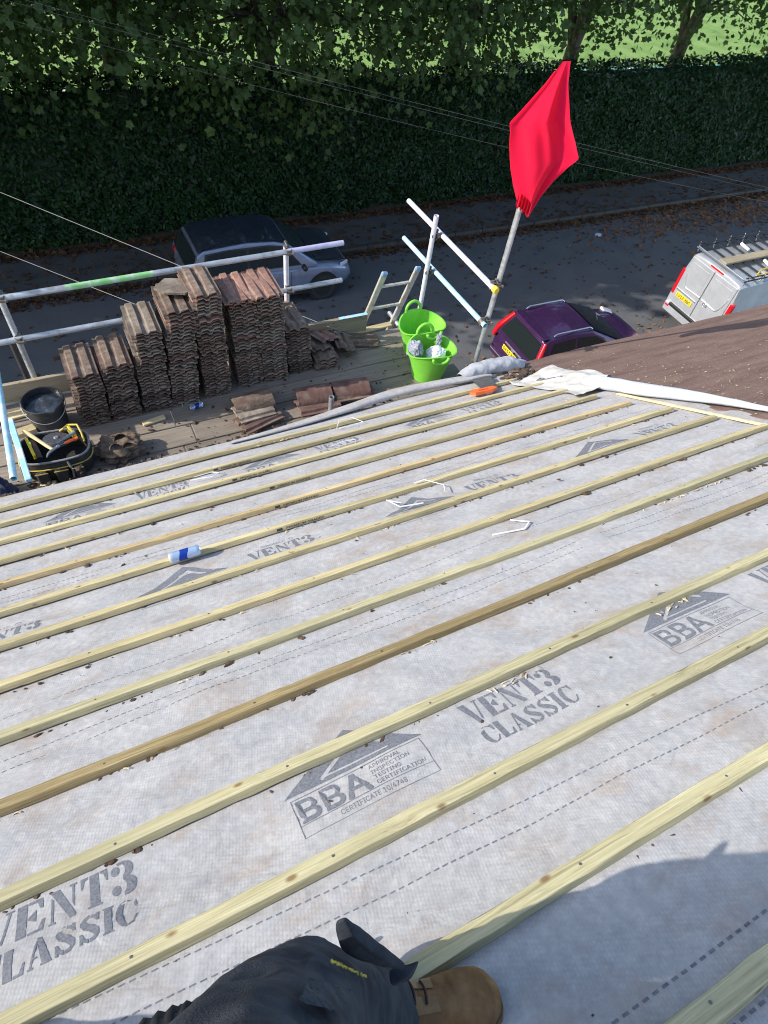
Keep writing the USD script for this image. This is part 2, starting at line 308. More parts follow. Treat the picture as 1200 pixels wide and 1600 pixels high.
part('roof_boarding', slab(-7.1, 3.56, -2.2, 4.72, -.14, -.05), RAFTER, house)
back = slab(-7.1, 3.56, -2.2, 4.72, -.14, -.05); yr = RO[1] - 2.2 * math.cos(RP)
bv = back[0].copy(); bv[:, 1] = 2 * yr - bv[:, 1]
part('rear_roof', (bv, back[1][:, ::-1]), NEIGHBOUR, house)
part('fascia', MB().box((-7.1, 3.28, 4.78), (3.56, 3.31, 5.03), .003), P('fascia_paint', (.62, .61, .58), .5), house)
GUT = P('gutter_plastic', (.035, .033, .032), .4)
gm = MB(); ga = np.linspace(math.pi, 2 * math.pi, 9)
for r, fl in ((.062, False), (.057, True)):
    v = np.array([[x, 3.385 + r * math.cos(a), 5.02 + r * math.sin(a)] for x in (-7.0, 3.5) for a in ga]); q = []
    for i in range(8): q.append([i, i + 1, 9 + i + 1, 9 + i] if not fl else [i, 9 + i, 9 + i + 1, i + 1])
    gm.add(v, q)
part('gutter', gm, GUT, house)
nb = thing('neighbouring_house', 'adjoining house with plain brown coated roof right of the membrane', 'house')
part('wall', gable(3.70, 14.0, -6, 3.3, 0), BRICK, nb)
nu, nv = 180, 120
X, S = np.meshgrid(np.linspace(3.60, 14.1, nu), np.linspace(-2.2, 5.03, nv), indexing='ij')
hh = .012 * (meshkit.fbm(np.stack([X * .9, S * 1.3, 0 * X], -1), 4, 5) - .5) + .006 * (meshkit.fbm(np.stack([X * 5, S * 9, 0 * X], -1), 3, 8) - .5)
hh += .0012 * np.clip(np.sin(S * 2 * math.pi / .34), 0, 1) ** 3
S2 = S + np.where(S > 5.0, .05 * (meshkit.noise(np.stack([X * 1.6, 0 * X, 0 * X], -1), 4) - .3), 0)
top = np.stack([X, S2, hh], -1).reshape(-1, 3); bot = top.copy(); bot[:, 2] = -.13
rim = MB().add(top @ RR.T + RO, grid(nu, nv)).add(bot @ RR.T + RO, grid(nu, nv)[:, ::-1])
e = np.arange(nu) * nv + nv - 1; ed = MB().add(np.vstack([top[e], bot[e]]) @ RR.T + RO, [[i, nu + i, nu + i + 1, i + 1] for i in range(nu - 1)]); rim.add(*ed.get())
e = np.arange(nv); ed = MB().add(np.vstack([top[e], bot[e]]) @ RR.T + RO, [[i, nv + i, nv + i + 1, i + 1] for i in range(nv - 1)]); rim.add(*ed.get())
part('roof', rim, NEIGHBOUR, nb, smooth=40)
part('gutter', MB().tube([(3.6, 3.70, 4.80), (14.1, 3.70, 4.80)], .05, 10), GUT, nb)

# ------------------------------------------------------------------ roofing membrane sheets
def hmem(X, S):
    X, S = np.asarray(X, float), np.asarray(S, float); z = np.zeros_like(X)
    k = (S_B1 - S) / GAUGE; between = np.sin(np.pi * (k - np.floor(k))) ** 2      # nought under each batten
    big = meshkit.fbm(np.stack([X * 1.9, S * 2.6, z], -1), 3, 3) - .5
    wr = meshkit.fbm(np.stack([X * 3.2 + S * 2, S * 9, z], -1), 3, 9) - .5
    fine = meshkit.fbm(np.stack([X * 16, S * 20, z], -1), 2, 21) - .5
    return between * (.038 * big + .034 * wr - .005) + .0022 * fine + .004
def edge_curl(X, S): return .035 * np.clip((X - 2.0) / .9, 0, 1) ** 1.2 * np.exp(-np.clip(2.055 - S, 0, None) / .035)
SHEETS = [(-1.3, .68, 3), (.56, 2.055, 2), (1.94, 3.43, 1), (3.31, 4.78, 0)]
LAB = ['grey roofing membrane sheet under the boot, topmost up the slope', 'grey roofing membrane sheet with the largest complete printed logo, beside the boot',
       'grey roofing membrane sheet in the middle, under the can', 'grey roofing membrane sheet along the eaves beside the scaffold']
mem = []
def hsheet(i, X, S): return hmem(X, S) + .0028 * SHEETS[i][2] + (edge_curl(X, S) if i == 1 else 0)
for i, (s0, s1, o) in enumerate(SHEETS):
    nu, nv = 270, max(40, int((s1 - s0) / .021))
    X, S = np.meshgrid(np.linspace(-3.3, 3.63, nu), np.linspace(s0, s1, nv), indexing='ij')
    if i == 3: S = np.where(S > 4.7, S + .03 * (meshkit.noise(np.stack([X * 2.5, 0 * X, 0 * X], -1), 2) - .4), S)
    Z = hsheet(i, X, S)
    t = thing('roofing_membrane', LAB[i], 'membrane', matrix=ROOF)
    part('sheet', (np.stack([X, S, Z], -1).reshape(-1, 3), grid(nu, nv)), MEM, t, smooth=True)
    mem.append(t)

# the print: stencil lettering drawn with polygons, caps one unit tall
def stencil(c):
    p = lambda *q: Polygon(q)
    el = lambda x, y, rx, ry: affinity.scale(Point(x, y).buffer(1, 24), rx, ry)
    if c == 'V': g = [p((0, 1), (.36, 1), (.60, .05), (.5, 0), (.40, 0)), p((.64, .16), (.84, .94), (.74, .94), (.74, 1), (1.02, 1), (1.02, .94), (.92, .94), (.70, .05))]; w = 1.02
    elif c == 'E': g = [p((0, 0), (.32, 0), (.32, 1), (0, 1)), p((.37, 1), (.82, 1), (.84, .68), (.74, .70), (.66, .90), (.37, .92)), p((.37, .54), (.62, .70), (.62, .34), (.37, .47)), p((.37, 0), (.86, 0), (.92, .34), (.82, .33), (.70, .09), (.37, .08))]; w = .94
    elif c == 'N': g = [p((.0, 0), (.22, 0), (.22, .06), (.15, .06), (.15, .74), (.07, .82), (.07, .06), (0, .06)), p((0, 1), (.34, 1), (.88, .08), (.84, 0), (.68, 0), (.08, .92)), p((.76, .44), (.84, .30), (.84, .94), (.92, .94), (.92, 1), (.68, 1), (.68, .94), (.76, .94))]; w = .95
    elif c == 'T': g = [p((.22, 0), (.70, 0), (.70, .05), (.62, .07), (.62, 1), (.30, 1), (.30, .07), (.22, .05)), p((0, 1), (.25, 1), (.25, .93), (.14, .90), (.05, .66), (0, .66)), p((.67, 1), (.92, 1), (.92, .66), (.87, .66), (.78, .90), (.67, .93))]; w = .92
    elif c == '3':
        r = unary_union([el(.42, .75, .38, .26).difference(el(.32, .76, .2, .19)), el(.44, .27, .44, .29).difference(el(.32, .28, .2, .2))]).intersection(sbox(.42, -.1, 1, 1.1))
        g = [r, el(.17, .78, .15, .14), el(.17, .2, .16, .15), p((.24, 1), (.38, 1.01), (.38, .93), (.26, .92))]; w = .9
    elif c == 'C': g = [el(.46, .5, .46, .52).difference(el(.58, .5, .30, .46)).intersection(sbox(-.1, -.1, .44, 1.2)), p((.5, 1.01), (.7, .97), (.92, 1), (.92, .64), (.86, .64), (.76, .88), (.5, .95)), p((.5, -.01), (.75, .05), (.93, .3), (.88, .33), (.7, .11), (.5, .05))]; w = .96
    elif c == 'L': g = [p((0, 0), (.36, 0), (.36, 1), (0, 1)), p((.41, 0), (.82, 0), (.88, .36), (.80, .34), (.66, .09), (.41, .08))]; w = .88
    elif c == 'A': g = [p((0, 0), (.24, 0), (.24, .06), (.16, .06), (.24, .28), (.40, .28), (.38, .34), (.26, .34), (.40, .80), (.36, .92), (.08, .06), (0, .06)), p((.36, 1), (.54, 1), (1.0, 0), (.54, 0), (.54, .06), (.6, .06), (.44, .66))]; w = 1.0
    elif c == 'S':
        sp = LineString([(.80, .74), (.66, .90), (.42, .95), (.20, .86), (.15, .70), (.30, .57), (.55, .47), (.76, .36), (.80, .2), (.64, .07), (.40, .04), (.2, .14), (.10, .3)])
        mid = LineString([(.17, .74), (.30, .58), (.55, .46), (.74, .3)]).buffer(.13)
        r = unary_union([sp.buffer(.065), mid, p((.72, 1.0), (.86, 1.0), (.86, .66), (.78, .70)), p((.04, 0), (.16, 0), (.14, .36), (.04, .36))])
        g = [r.difference(sbox(.44, .75, .50, 1.2)).difference(sbox(.40, -.2, .46, .22))]; w = .92
    else: g = [p((0, 0), (.48, 0), (.48, .05), (.40, .07), (.40, .93), (.48, .95), (.48, 1), (0, 1), (0, .95), (.08, .93), (.08, .07), (0, .05))]; w = .48
    return unary_union(g), w
def word(text, x, y, h, width):
    out, cur = [], 0.0
    for c in text:
        g, w = stencil(c); out.append(affinity.translate(g, cur, 0)); cur += w + .10
    return affinity.translate(affinity.scale(unary_union(out), width / (cur - .10), h, origin=(0, 0)), x, y)
_tx = {}
def flat_text(text, x, y, h, width=None, bold=False):
    """small print: vertices and faces in the plane"""
    if (text, bold) not in _tx:
        m = meshkit.text_mesh(text, 1.0, .01, bold); f = m.faces[m.face_normals[:, 2] > .9]; _tx[(text, bold)] = (m.vertices.copy(), f)
    v, f = _tx[(text, bold)]; v = v[:, :2] - [v[:, 0].min(), 0]; sx = h if width is None else width / v[:, 0].max()
    return np.stack([v[:, 0] * sx + x, v[:, 1] * h + y], 1), f
def tri_poly(g, maxe=.03):
    vs, fs, n = [], [], 0
    for q in getattr(g, 'geoms', [g]):
        if q.is_empty or q.area < 1e-7 or not hasattr(q, 'exterior'): continue
        v, f = trimesh.creation.triangulate_polygon(q, engine='earcut')
        v3, f = trimesh.remesh.subdivide_to_size(np.c_[v, np.zeros(len(v))], f, maxe, max_iter=12)
        vs.append(v3[:, :2]); fs.append(f + n); n += len(v3)
    return np.vstack(vs), np.vstack(fs)
def press(i, pieces, name, label=None, kind=None):
    """lays flat print on sheet i, a millimetre above the felt"""
    mb = MB()
    for v, f in pieces:
        v = np.asarray(v); mb.add(np.c_[v, hsheet(i, v[:, 0], v[:, 1]) + .0008], f)
    v, f = mb.get(); nrm = np.cross(v[f[:, 1]] - v[f[:, 0]], v[f[:, 2]] - v[f[:, 0]])[:, 2]; f[nrm < 0] = f[nrm < 0][:, ::-1]
    return part(name, (v, f), INK, mem[i], label=label, kind=kind)
def outline(pts, w): return LineString(pts + [pts[0]]).buffer(w, cap_style=2, join_style=2)
def logo(i, x, s):
    """approval mark: gable, three letters, ruled box with small print; (x, s) is the lower left corner of the box"""
    tri = Polygon([(x - .014, s + .136), (x + .404, s + .136), (x + .215, s + .282)])
    gap = LineString([(x + .10, s + .150), (x + .225, s + .235), (x + .30, s + .180)]).buffer(.006)
    inner = Polygon([(x + .13, s + .150), (x + .225, s + .218), (x + .255, s + .150)])
    gable_ = tri.difference(gap).difference(LineString([(x + .11, s + .152), (x + .30, s + .152)]).buffer(.003))
    press(i, [tri_poly(gable_)], 'printed_gable')
    bx = outline([(x, s), (x + .388, s), (x + .388, s + .126), (x, s + .126)], .0011).union(LineString([(x, s + .036), (x + .388, s + .036)]).buffer(.0009))
    pcs = [tri_poly(bx)]
    pcs.append(flat_text('BBA', x + .008, s + .042, .076, .200, True))
    for k, w in enumerate(('APPROVAL', 'INSPECTION', 'TESTING', 'CERTIFICATION')): pcs.append(flat_text(w, x + .222, s + .104 - .0205 * k, .0135, None))
    pcs.append(flat_text('CERTIFICATE 10/4748', x + .105, s + .012, .0145, .19))
    press(i, pcs, 'printed_letters', 'grey printed letters BBA in a ruled box')
def brand(i, x, s):
    a = word('VENT3', x, s + .088, .088, .335); b = word('CLASSIC', x + .004, s, .070, .325)
    press(i, [tri_poly(a), tri_poly(b), flat_text('CROMAR', x + .085, s + .193, .016, .12), tri_poly(Point(x + .235, s + .201).buffer(.013).difference(Point(x + .235, s + .201).buffer(.0105))), flat_text('R', x + .231, s + .196, .010)], 'printed_letters', 'grey stencil print VENT3 CLASSIC')
PER = 1.272
for k in range(-1, 3): logo(1, .13 + PER * k, 1.105); brand(1, .675 + PER * k, 1.105)
for k in range(-2, 3): logo(2, -.125 + 1.245 * k, 2.53); brand(2, .385 + 1.245 * k, 2.572)
for k in range(-1, 3): logo(3, -.55 + 1.245 * k, 3.90)
for k in range(-1, 3): brand(3, -.02 + 1.235 * k, 3.925)
def dashes(i, x0, x1, s0, s1, step=.022, ln=.013, w=.0016):
    pcs = []; n = int((x1 - x0) / step)
    for k in range(n):
        xa = x0 + k * step; s = s0 + (s1 - s0) * (k / n); v = np.array([[xa, s - w], [xa + ln, s - w], [xa + ln, s + w], [xa, s + w]])
        if i == 1 and (k // 45) % 3 == 2 and (k % 45) > 38: continue
        pcs.append((v, np.array([[0, 1, 2], [0, 2, 3]])))
    press(i, pcs, 'printed_dashes', kind='stuff')
dashes(1, -1.2, 1.9, 1.035, .835); dashes(1, -1.2, 1.9, .965, .785); dashes(1, -1.2, 3.4, 1.865, 1.84); dashes(1, -1.2, 3.4, 1.812, 1.79)
dashes(0, -.4, 1.6, .462, .445, .024, .014, .0028); dashes(0, -.4, 1.6, .36, .345, .024, .014, .0028)
dashes(2, -1.2, 3.4, 3.085, 3.06); dashes(2, -1.2, 3.4, 3.035, 3.01); dashes(2, -1.2, 3.3, 2.095, 2.10)
dashes(3, -1.2, 3.3, 4.62, 4.60)

# ------------------------------------------------------------------ battens
def batten_mesh(x0, x1, s, seed, wd=.0412, ht=.0280):
    n = int((x1 - x0) / .06) + 1; xs = np.linspace(x0, x1, n); r = np.random.default_rng(seed)
    ps = r.uniform(0, 6.3, 4); ds = .0035 * np.sin(xs * 1.3 + ps[0]) + .0016 * np.sin(xs * 4.1 + ps[1]) + r.normal(0, .00035, n)
    dz = .010 + .0025 * np.sin(xs * 1.7 + ps[2]) + .001 * np.sin(xs * 5.3 + ps[3]); b = .0022; w = wd / 2
    prof = np.array([(-w + b, 0), (w - b, 0), (w, b), (w, ht - b), (w - b, ht), (-w + b, ht), (-w, ht - b), (-w, b)])
    pr = prof[None] + r.normal(0, .0008, (n, 8, 2)) - np.array([0, .006])[None, None] * (r.random((n, 8, 1)) > .985) * (prof[:, 1] > .02)[None, :, None]; v = np.concatenate([np.broadcast_to(xs[:, None, None], (n, 8, 1)), (s + ds)[:, None, None] + pr[:, :, :1], dz[:, None, None] + pr[:, :, 1:]], -1)
    if x1 < 3.6: v[-1, :, 0] += r.normal(0, .003, 8)
    i, j = np.meshgrid(np.arange(n - 1), np.arange(8), indexing='ij'); q = np.stack([i * 8 + j, (i + 1) * 8 + j, (i + 1) * 8 + (j + 1) % 8, i * 8 + (j + 1) % 8], -1).reshape(-1, 4)
    f = np.vstack([q[:, [0, 1, 2]], q[:, [0, 2, 3]]]); e = (n - 1) * 8
    f = np.vstack([f, [[0, k + 1, k] for k in range(1, 7)], [[e, e + k, e + k + 1] for k in range(1, 7)]])
    return v.reshape(-1, 3), f[:, ::-1], (xs, ds, dz)
ENDS = {1: 3.22, 2: 3.30, 3: 3.27, 4: 3.28, 5: 3.31, 6: 3.36, 7: 3.38, 8: 3.41}
BLAB = {1: 'yellow pine batten nearest the eaves, under the saw', 2: 'pine batten just above the one the saw lies on', 3: 'third pine batten up from the eaves, ending short of the crumpled membrane',
        4: 'fourth pine batten up from the eaves, wood shavings at its right end', 5: 'orange tinged pine batten, fifth up from the eaves', 6: 'pine batten stamped with dark grading letters, just below the can',
        7: 'seventh pine batten from the eaves, running under the middle gable prints', 8: 'eighth batten from the eaves, last whose cut right end shows', 9: 'pale greenish batten crossing below the curled membrane edge',
        10: 'darkest brown batten, tenth up from the eaves', 11: 'greenish batten with swirling grain over the largest gable print', 12: 'greenish knotty batten just below the largest printed logo', 13: 'greenish batten the brown boot stands on', 14: 'greenish batten in the bottom right corner, in the shade'}
BINFO = {}
for k in range(1, 15):
    s = S_B1 - GAUGE * (k - 1); x1 = ENDS.get(k, 3.72)
    v, f, info = batten_mesh(-3.2, x1, s, 40 + k); BINFO[k] = (s, info)
    m = W_BATTEN_B if k == 10 else W_BATTEN_O if k == 5 else W_BATTEN_G if k in (9, 11, 12, 13, 14) else W_BATTEN
    t = thing('roof_batten', BLAB[k], 'batten', matrix=ROOF, group='pine battens nailed across the membrane')
    part('timber', (v, f), m, t, smooth=30)
    nm_ = MB(); xs, ds, dz = info; v8, f8 = lathe([(.0035, 0), (.0035, .0012), (0, .0016)], 8)
    for xn in np.arange(-2.7 + .013 * k, x1 - .05, .452): nm_.add(v8 + [xn, s + np.interp(xn, xs, ds) + .004 * math.sin(k * 5 + xn), np.interp(xn, xs, dz) + .0275], f8)
    part('nail_heads', nm_, P('nail_steel', (.18, .17, .16), .45, .7) if not used.get(('x', 'nail')) else '/World/Looks/nail_steel', t, kind='stuff'); used[('x', 'nail')] = 1
    if k in (2, 3, 4, 5, 6):
        xs, ds, dz = info; x0 = {2: .50, 3: .56, 4: .72, 5: .66, 6: .58}[k]
        for txt, dx, hh_ in (('■', 0, .012), ('PREMIUM GRADED', .05, .012)):
            if txt == '■': tv, tf = np.array([[0, 0], [.03, 0], [.03, .014], [0, .014]]), np.array([[0, 1, 2], [0, 2, 3]])
            else: tv, tf = flat_text(txt, 0, 0, hh_, .21, True)
            X = x0 + dx + tv[:, 0]; q = np.interp(X, xs, ds); z = np.interp(X, xs, dz)
            part('stamped_letters' if txt != '■' else 'stamped_mark', (np.c_[X, s + q - .0412 / 2 - .0018, z + .006 + tv[:, 1]], tf), P('stamp_ink', (.05, .045, .04), .8) if not used.get(('x', 'ink')) else '/World/Looks/stamp_ink', t); used[('x', 'ink')] = 1
    if k == 13:
        tube_ = trimesh.creation.icosphere(2, 1.0); part('blue_dab', (tube_.vertices * [.006, .005, .0022] + [.245, s + .002, .0365], tube_.faces), P('blue_chalk', (.18, .42, .75), .6), t)
# ------------------------------------------------------------------ membrane edges: eaves roll, verge roll, crumple
def rolled(path, rad, flat=.75, n=22, seed=0, wr=.12):
    """soft tube along a path in roof coordinates, squashed and creased"""
    p = np.asarray(path, float); u = np.linspace(0, 1, len(p)); uu = np.linspace(0, 1, 90)
    from scipy.interpolate import PchipInterpolator as PI
    q = np.stack([PI(u, p[:, k])(uu) for k in range(3)], 1); r = PI(u, np.asarray(rad, float))(uu)
    t = np.gradient(q, axis=0); t /= np.linalg.norm(t, axis=1, keepdims=True); up_ = np.array([0, 0, 1.0]); a = np.cross(t, up_); a /= np.linalg.norm(a, axis=1, keepdims=True); b = np.cross(a, t)
    th = np.linspace(0, 2 * math.pi, n, endpoint=False)
    nn = meshkit.fbm(np.stack(np.broadcast_arrays(np.cos(th)[None] * 1.2 + seed, np.sin(th)[None] * 1.2, (uu * 9)[:, None]), -1), 3, seed) - .5
    R = r[:, None] * (1 + 2 * wr * nn)
    v = q[:, None] + R[..., None] * (np.cos(th)[None, :, None] * a[:, None] + flat * np.sin(th)[None, :, None] * b[:, None])
    i, j = np.meshgrid(np.arange(89), np.arange(n), indexing='ij'); f = np.stack([i * n + j, i * n + (j + 1) % n, (i + 1) * n + (j + 1) % n, (i + 1) * n + j], -1).reshape(-1, 4)
    return v.reshape(-1, 3), np.vstack([f[:, [0, 1, 2]], f[:, [0, 2, 3]]])
t = thing('rolled_membrane', 'long grey roll of membrane bunched along the eaves below the green tubs', 'membrane', matrix=ROOF)
part('roll', rolled([(.75, 4.70, .015), (1.3, 4.72, .024), (1.8, 4.77, .042), (2.25, 4.84, .056), (2.7, 4.81, .052), (3.05, 4.77, .04), (3.2, 4.75, .03)], [.02, .044, .064, .074, .070, .054, .03], .45, seed=3), MEM, t, smooth=True)
part('folded_flap', rolled([(2.9, 4.80, .06), (3.15, 4.84, .085), (3.42, 4.85, .08), (3.62, 4.82, .03)], [.05, .095, .095, .04], .75, seed=9, wr=.2), MEM_UNDER, t, smooth=True, label='darker grey underside of the roll folded back')
part('white_tail', rolled([(3.42, 4.90, .06), (3.58, 4.93, .06), (3.74, 4.95, .03)], [.03, .05, .02], .5, seed=4), MEM_WHITE, t, smooth=True)
t = thing('rolled_membrane', 'white roll of membrane folded back along the verge against the brown roof', 'membrane', matrix=ROOF)
part('roll', rolled([(3.50, 3.86, .05), (3.50, 3.64, .06), (3.52, 3.40, .06), (3.58, 3.05, .055), (3.66, 2.70, .04), (3.70, 2.45, .028), (3.74, 2.1, .02), (3.78, 1.6, .015)], [.032, .066, .066, .056, .036, .022, .016, .012], .72, seed=6, wr=.2), MEM_WHITE, t, smooth=True)
fl_u, fl_v = np.meshgrid(np.linspace(0, 1, 26), np.linspace(0, 1, 20), indexing='ij')
fx = 3.50 + .10 * fl_v + .06 * fl_u; fs = 3.66 + .36 * fl_u * (1 - .55 * fl_v); fh = .06 + .05 * np.sin(fl_v * 2.6) * (1 - fl_u * .5) - .02 * fl_u
part('folded_corner', (np.stack([fx, fs, fh], -1).reshape(-1, 3), grid(26, 20)), MEM_WHITE, t, smooth=True)
t = thing('crumpled_membrane', 'crumpled dusty membrane corner with partial lettering at end of battens', 'membrane', matrix=ROOF)
U, V = np.meshgrid(np.linspace(3.18, 3.66, 50), np.linspace(3.62, 4.42, 60), indexing='ij')
def hcr(U, V): return .018 + .05 * np.clip((U - 3.28) / .25, 0, 1) * np.clip((V - 3.7) / .25, 0, 1) + .055 * np.abs(meshkit.fbm(np.stack([U * 5, V * 4, 0 * U], -1), 3, 14) - .5) + .02 * (meshkit.noise(np.stack([U * 13 + V * 7, V * 5, 0 * U], -1), 7) - .5)
part('sheet', (np.stack([U + .05 * np.sin(V * 7), V, hcr(U, V)], -1).reshape(-1, 3), grid(50, 60)), MEM_BUFF, t, smooth=True)
tv, tf = flat_text('BBA', 0, 0, .07, .20, True); ang = -1.15
bu, bvv = 3.34 + tv[:, 0] * math.cos(ang) - tv[:, 1] * math.sin(ang), 4.22 + tv[:, 0] * math.sin(ang) + tv[:, 1] * math.cos(ang)
part('printed_letters', (np.c_[bu + .05 * np.sin(bvv * 7), bvv, hcr(bu, bvv) + .004], tf), INK, t)
single('verge_lath', (lambda v: (v[0] @ np.eye(3), v[1]))(MB().box((3.435, 1.2, .012), (3.46, 3.45, .024), .002).get()), W_OFFCUT, 'thin pale lath running down the verge beside the batten ends', 'lath', matrix=ROOF)

# ------------------------------------------------------------------ scaffold: tubes, couplers, toe boards are one thing; the loose boards are things
DZ = 4.70
sc = thing('scaffold', 'tube scaffold with guard rails, couplers and toe boards along the eaves', 'scaffold')
def pole(a, b, mat, label=None): part('tube', hollow_tube(a, b), mat, sc, smooth=40, label=label)
def coupler(p, d1, d2, cap=False):
    """double coupler: two clamping bands with their bolts"""
    p = np.array(p, float); q = thing_part('coupler'); mb = MB()
    for d, o in ((d1, 0), (d2, 1)):
        d = np.array(d, float) / np.linalg.norm(d); other = np.array(d2 if o == 0 else d1, float); off = np.cross(d1, d2); off = off / np.linalg.norm(off) * (.026 if o else -.026) * 1.0
        R = look_at_axis(d); v, f = lathe([(.0255, -.024), (.033, -.022), (.034, 0), (.033, .022), (.0255, .024)], 14); mb.add(v @ R.T + p + off, f)
        bx = R @ np.array([.045, 0, 0]); side = R @ np.array([0, 1, 0])
        for sg in (-1, 1):
            mb.add(*tube([p + off + sg * bx * .75 - side * .02, p + off + sg * bx + side * .035], .0075, 6))
            v2, f2 = bevel_box((.022, .016, .022), .003); mb.add(v2 @ R.T + p + off + sg * bx + side * .03, f2)
    part('clamp', mb, RUSTY, q, smooth=35)
    return q
def thing_part(name):
    base = str(sc.GetPath()); return UsdGeom.Xform.Define(stage, base + '/' + numbered(base, name)).GetPrim()
Y_R = 4.90
def railz(x, top): return (5.666 if top else 5.285) + .022 * (x + .5)
for top in (1, 0):
    z = lambda x: railz(x, top)
    if top:
        pole((-2.6, Y_R, z(-2.6)), (-.06, Y_R, z(-.06)), GALV); pole((-.06, Y_R, z(-.06)), (.62, Y_R, z(.62)), GREEN_SPRAY, 'length of guard rail sprayed green'); pole((.62, Y_R, z(.62)), (1.80, Y_R, z(1.80)), GALV)
        pole((1.80, Y_R, z(1.80)), (2.33, Y_R, z(2.33)), VIOLET, 'violet painted end of the guard rail')
    else:
        pole((-2.6, Y_R, z(-2.6)), (2.34, Y_R, z(2.34)), GALV)
pole((-.50, 4.953, 0), (-.535, 4.953, 5.86), GALV)
pole((1.83, 4.953, 0), (1.795, 4.953, 5.735), GALV_PALE, 'pale lilac upright behind the tallest tiles')
pole((3.225, 4.76, 0), (3.195, 4.755, 5.955), GALV_PALE, 'short open topped upright behind the green tubs')
pole((3.36, 3.86, 0), (3.393, 3.884, 7.25), GALV, 'tall upright that carries the red cloth')
pole((-.60, 5.30, 0), (-.62, 5.25, 5.05), DARK_TUBE, 'dark brace tube outside the guard rail on the left')
pole((3.275, 5.42, 5.765), (3.30, 3.82, 5.765), GALV_PALE); pole((3.27, 5.40, 5.385), (3.31, 3.80, 5.385), GALV_BLUE, 'blue painted lower end rail')
pole((-.745, 3.47, 5.20), (-.73, 5.25, 5.20), GALV_BLUE, 'pale blue tube with open end at the left of the tool bag')
pole((1.80, 3.82, 4.2), (1.80, 3.817, 4.93), GALV, 'short open tube stub rising behind the membrane roll')
pole((-2.6, 4.90, 4.585), (3.5, 4.90, 4.585), GALV); pole((-2.6, 3.72, 4.585), (3.5, 3.72, 4.585), GALV)
for x in (-2.0, -.45, 1.2, 3.1): pole((x, 3.55, 4.634), (x, 5.2, 4.634), GALV)
ex, ey, ez = (1, 0, 0), (0, 1, 0), (0, 0, 1)
coupler((-.52, 4.927, railz(-.5, 1)), ex, ez); coupler((-.515, 4.927, railz(-.5, 0)), ex, ez)
coupler((1.80, 4.927, railz(1.8, 1)), ex, ez); coupler((1.80, 4.927, railz(1.8, 0)), ex, ez)
coupler((3.235, 4.757, 5.765), ey, ez); coupler((3.235, 4.757, 5.385), ey, ez)
q = coupler((3.34, 3.865, 5.765), ey, ez); q2 = coupler((3.34, 3.862, 5.385), ey, ez)
v, f = lathe([(0, 0), (.03, .0), (.032, .03), (.026, .046), (0, .048)], 16); part('end_cap', (v @ look_at_axis((0, -1, 0)).T + [3.302, 3.815, 5.765], f), YELLOW, q, smooth=40, label='yellow plastic cap on the tube end')
part('toe_board', MB().box((-2.6, 4.862, 4.705), (.55, 4.898, 4.89), .003), W_TOE, sc); part('toe_board', MB().box((1.9, 4.862, 4.705), (2.645, 4.898, 4.925), .003), W_TOE, sc)
part('painted_end', MB().box((2.33, 4.860, 4.926), (2.647, 4.9, 4.9275), .0), GALV_BLUE, sc, label='blue paint on the top edge of the toe board')
single('flat_bar', MB().box((-.022, -.36, -.015), (.022, .36, .015), .004), GALV_BLUE, 'flat blue painted bar lying beside the open ended blue tube', 'bar', matrix=G4(euler(math.radians(-2), 0, math.radians(4.3)), (-.718, 3.96, 5.00)))
BL = ['weathered scaffold board nearest the roof edge', 'weathered scaffold board second from the roof edge', 'weathered scaffold board under the fronts of the tile stacks', 'weathered scaffold board beneath the middle of the tile stacks', 'weathered scaffold board outermost beside the toe board']
y = 3.655
for k in range(5):
    for a, b, side in ((-3.4, .46 + .12 * (k % 2), 'left'), (.47 + .12 * (k % 2), 3.42 - .1 * ((k * 7) % 3), 'right')):
        r = np.random.default_rng(60 + k); lab = BL[k] + (', left length' if side == 'left' else ', right length reaching the green tubs' if k < 2 else ', right length')
        single('scaffold_board', MB().box((a, y, DZ - .038), (b, y + .228, DZ + r.uniform(-.004, 0)), .004), W_DECK, lab, 'board', smooth=30, group='weathered scaffold boards of the platform')
    y += .2405
# dirt along the roof edge and on the boards
def chips(pts, size, seed, flat=.5, jit=.5):
    r = np.random.default_rng(seed); mb = MB(); base = trimesh.creation.icosahedron(); bv = base.vertices
    for p in pts:
        s = size * math.exp(r.normal(0, jit)); v = bv * r.uniform(.6, 1.2, (12, 1)) * s * np.array([r.uniform(.7, 1.6), r.uniform(.6, 1.2), flat]); a = r.uniform(0, 6.3)
        R = np.array([[math.cos(a), -math.sin(a), 0], [math.sin(a), math.cos(a), 0], [0, 0, 1]]); mb.add(v @ R.T + p, base.faces)
    return mb
def shavings(pts, size, seed):
    r = np.random.default_rng(seed); mb = MB()
    for p in pts:
        L, w = size * r.uniform(.6, 2.2), size * r.uniform(.2, .5); k = 4; u = np.linspace(-.5, .5, k); c = r.uniform(.2, .9)
        v = np.concatenate([np.stack([u * L, np.full(k, sg * w / 2), c * L * (.25 - u * u) + .001 * sg], 1) for sg in (-1, 1)]); R = euler(r.uniform(-.5, .5), r.uniform(-.4, .4), r.uniform(0, 6.3))
        mb.add(v @ R.T + p, np.vstack([[i, i + 1, k + i + 1, k + i] for i in range(k - 1)]))
    return mb
DIRT = M('dirt', [(.045, .028, .018), (.12, .075, .05), (.20, .15, .11)], (40, 40, 40), rough=.95, island=.4)
SHAV = M('wood_shavings', [(.55, .42, .26), (.75, .64, .46)], (30, 30, 30), rough=.8, island=.25)
r = np.random.default_rng(5)
pts = []
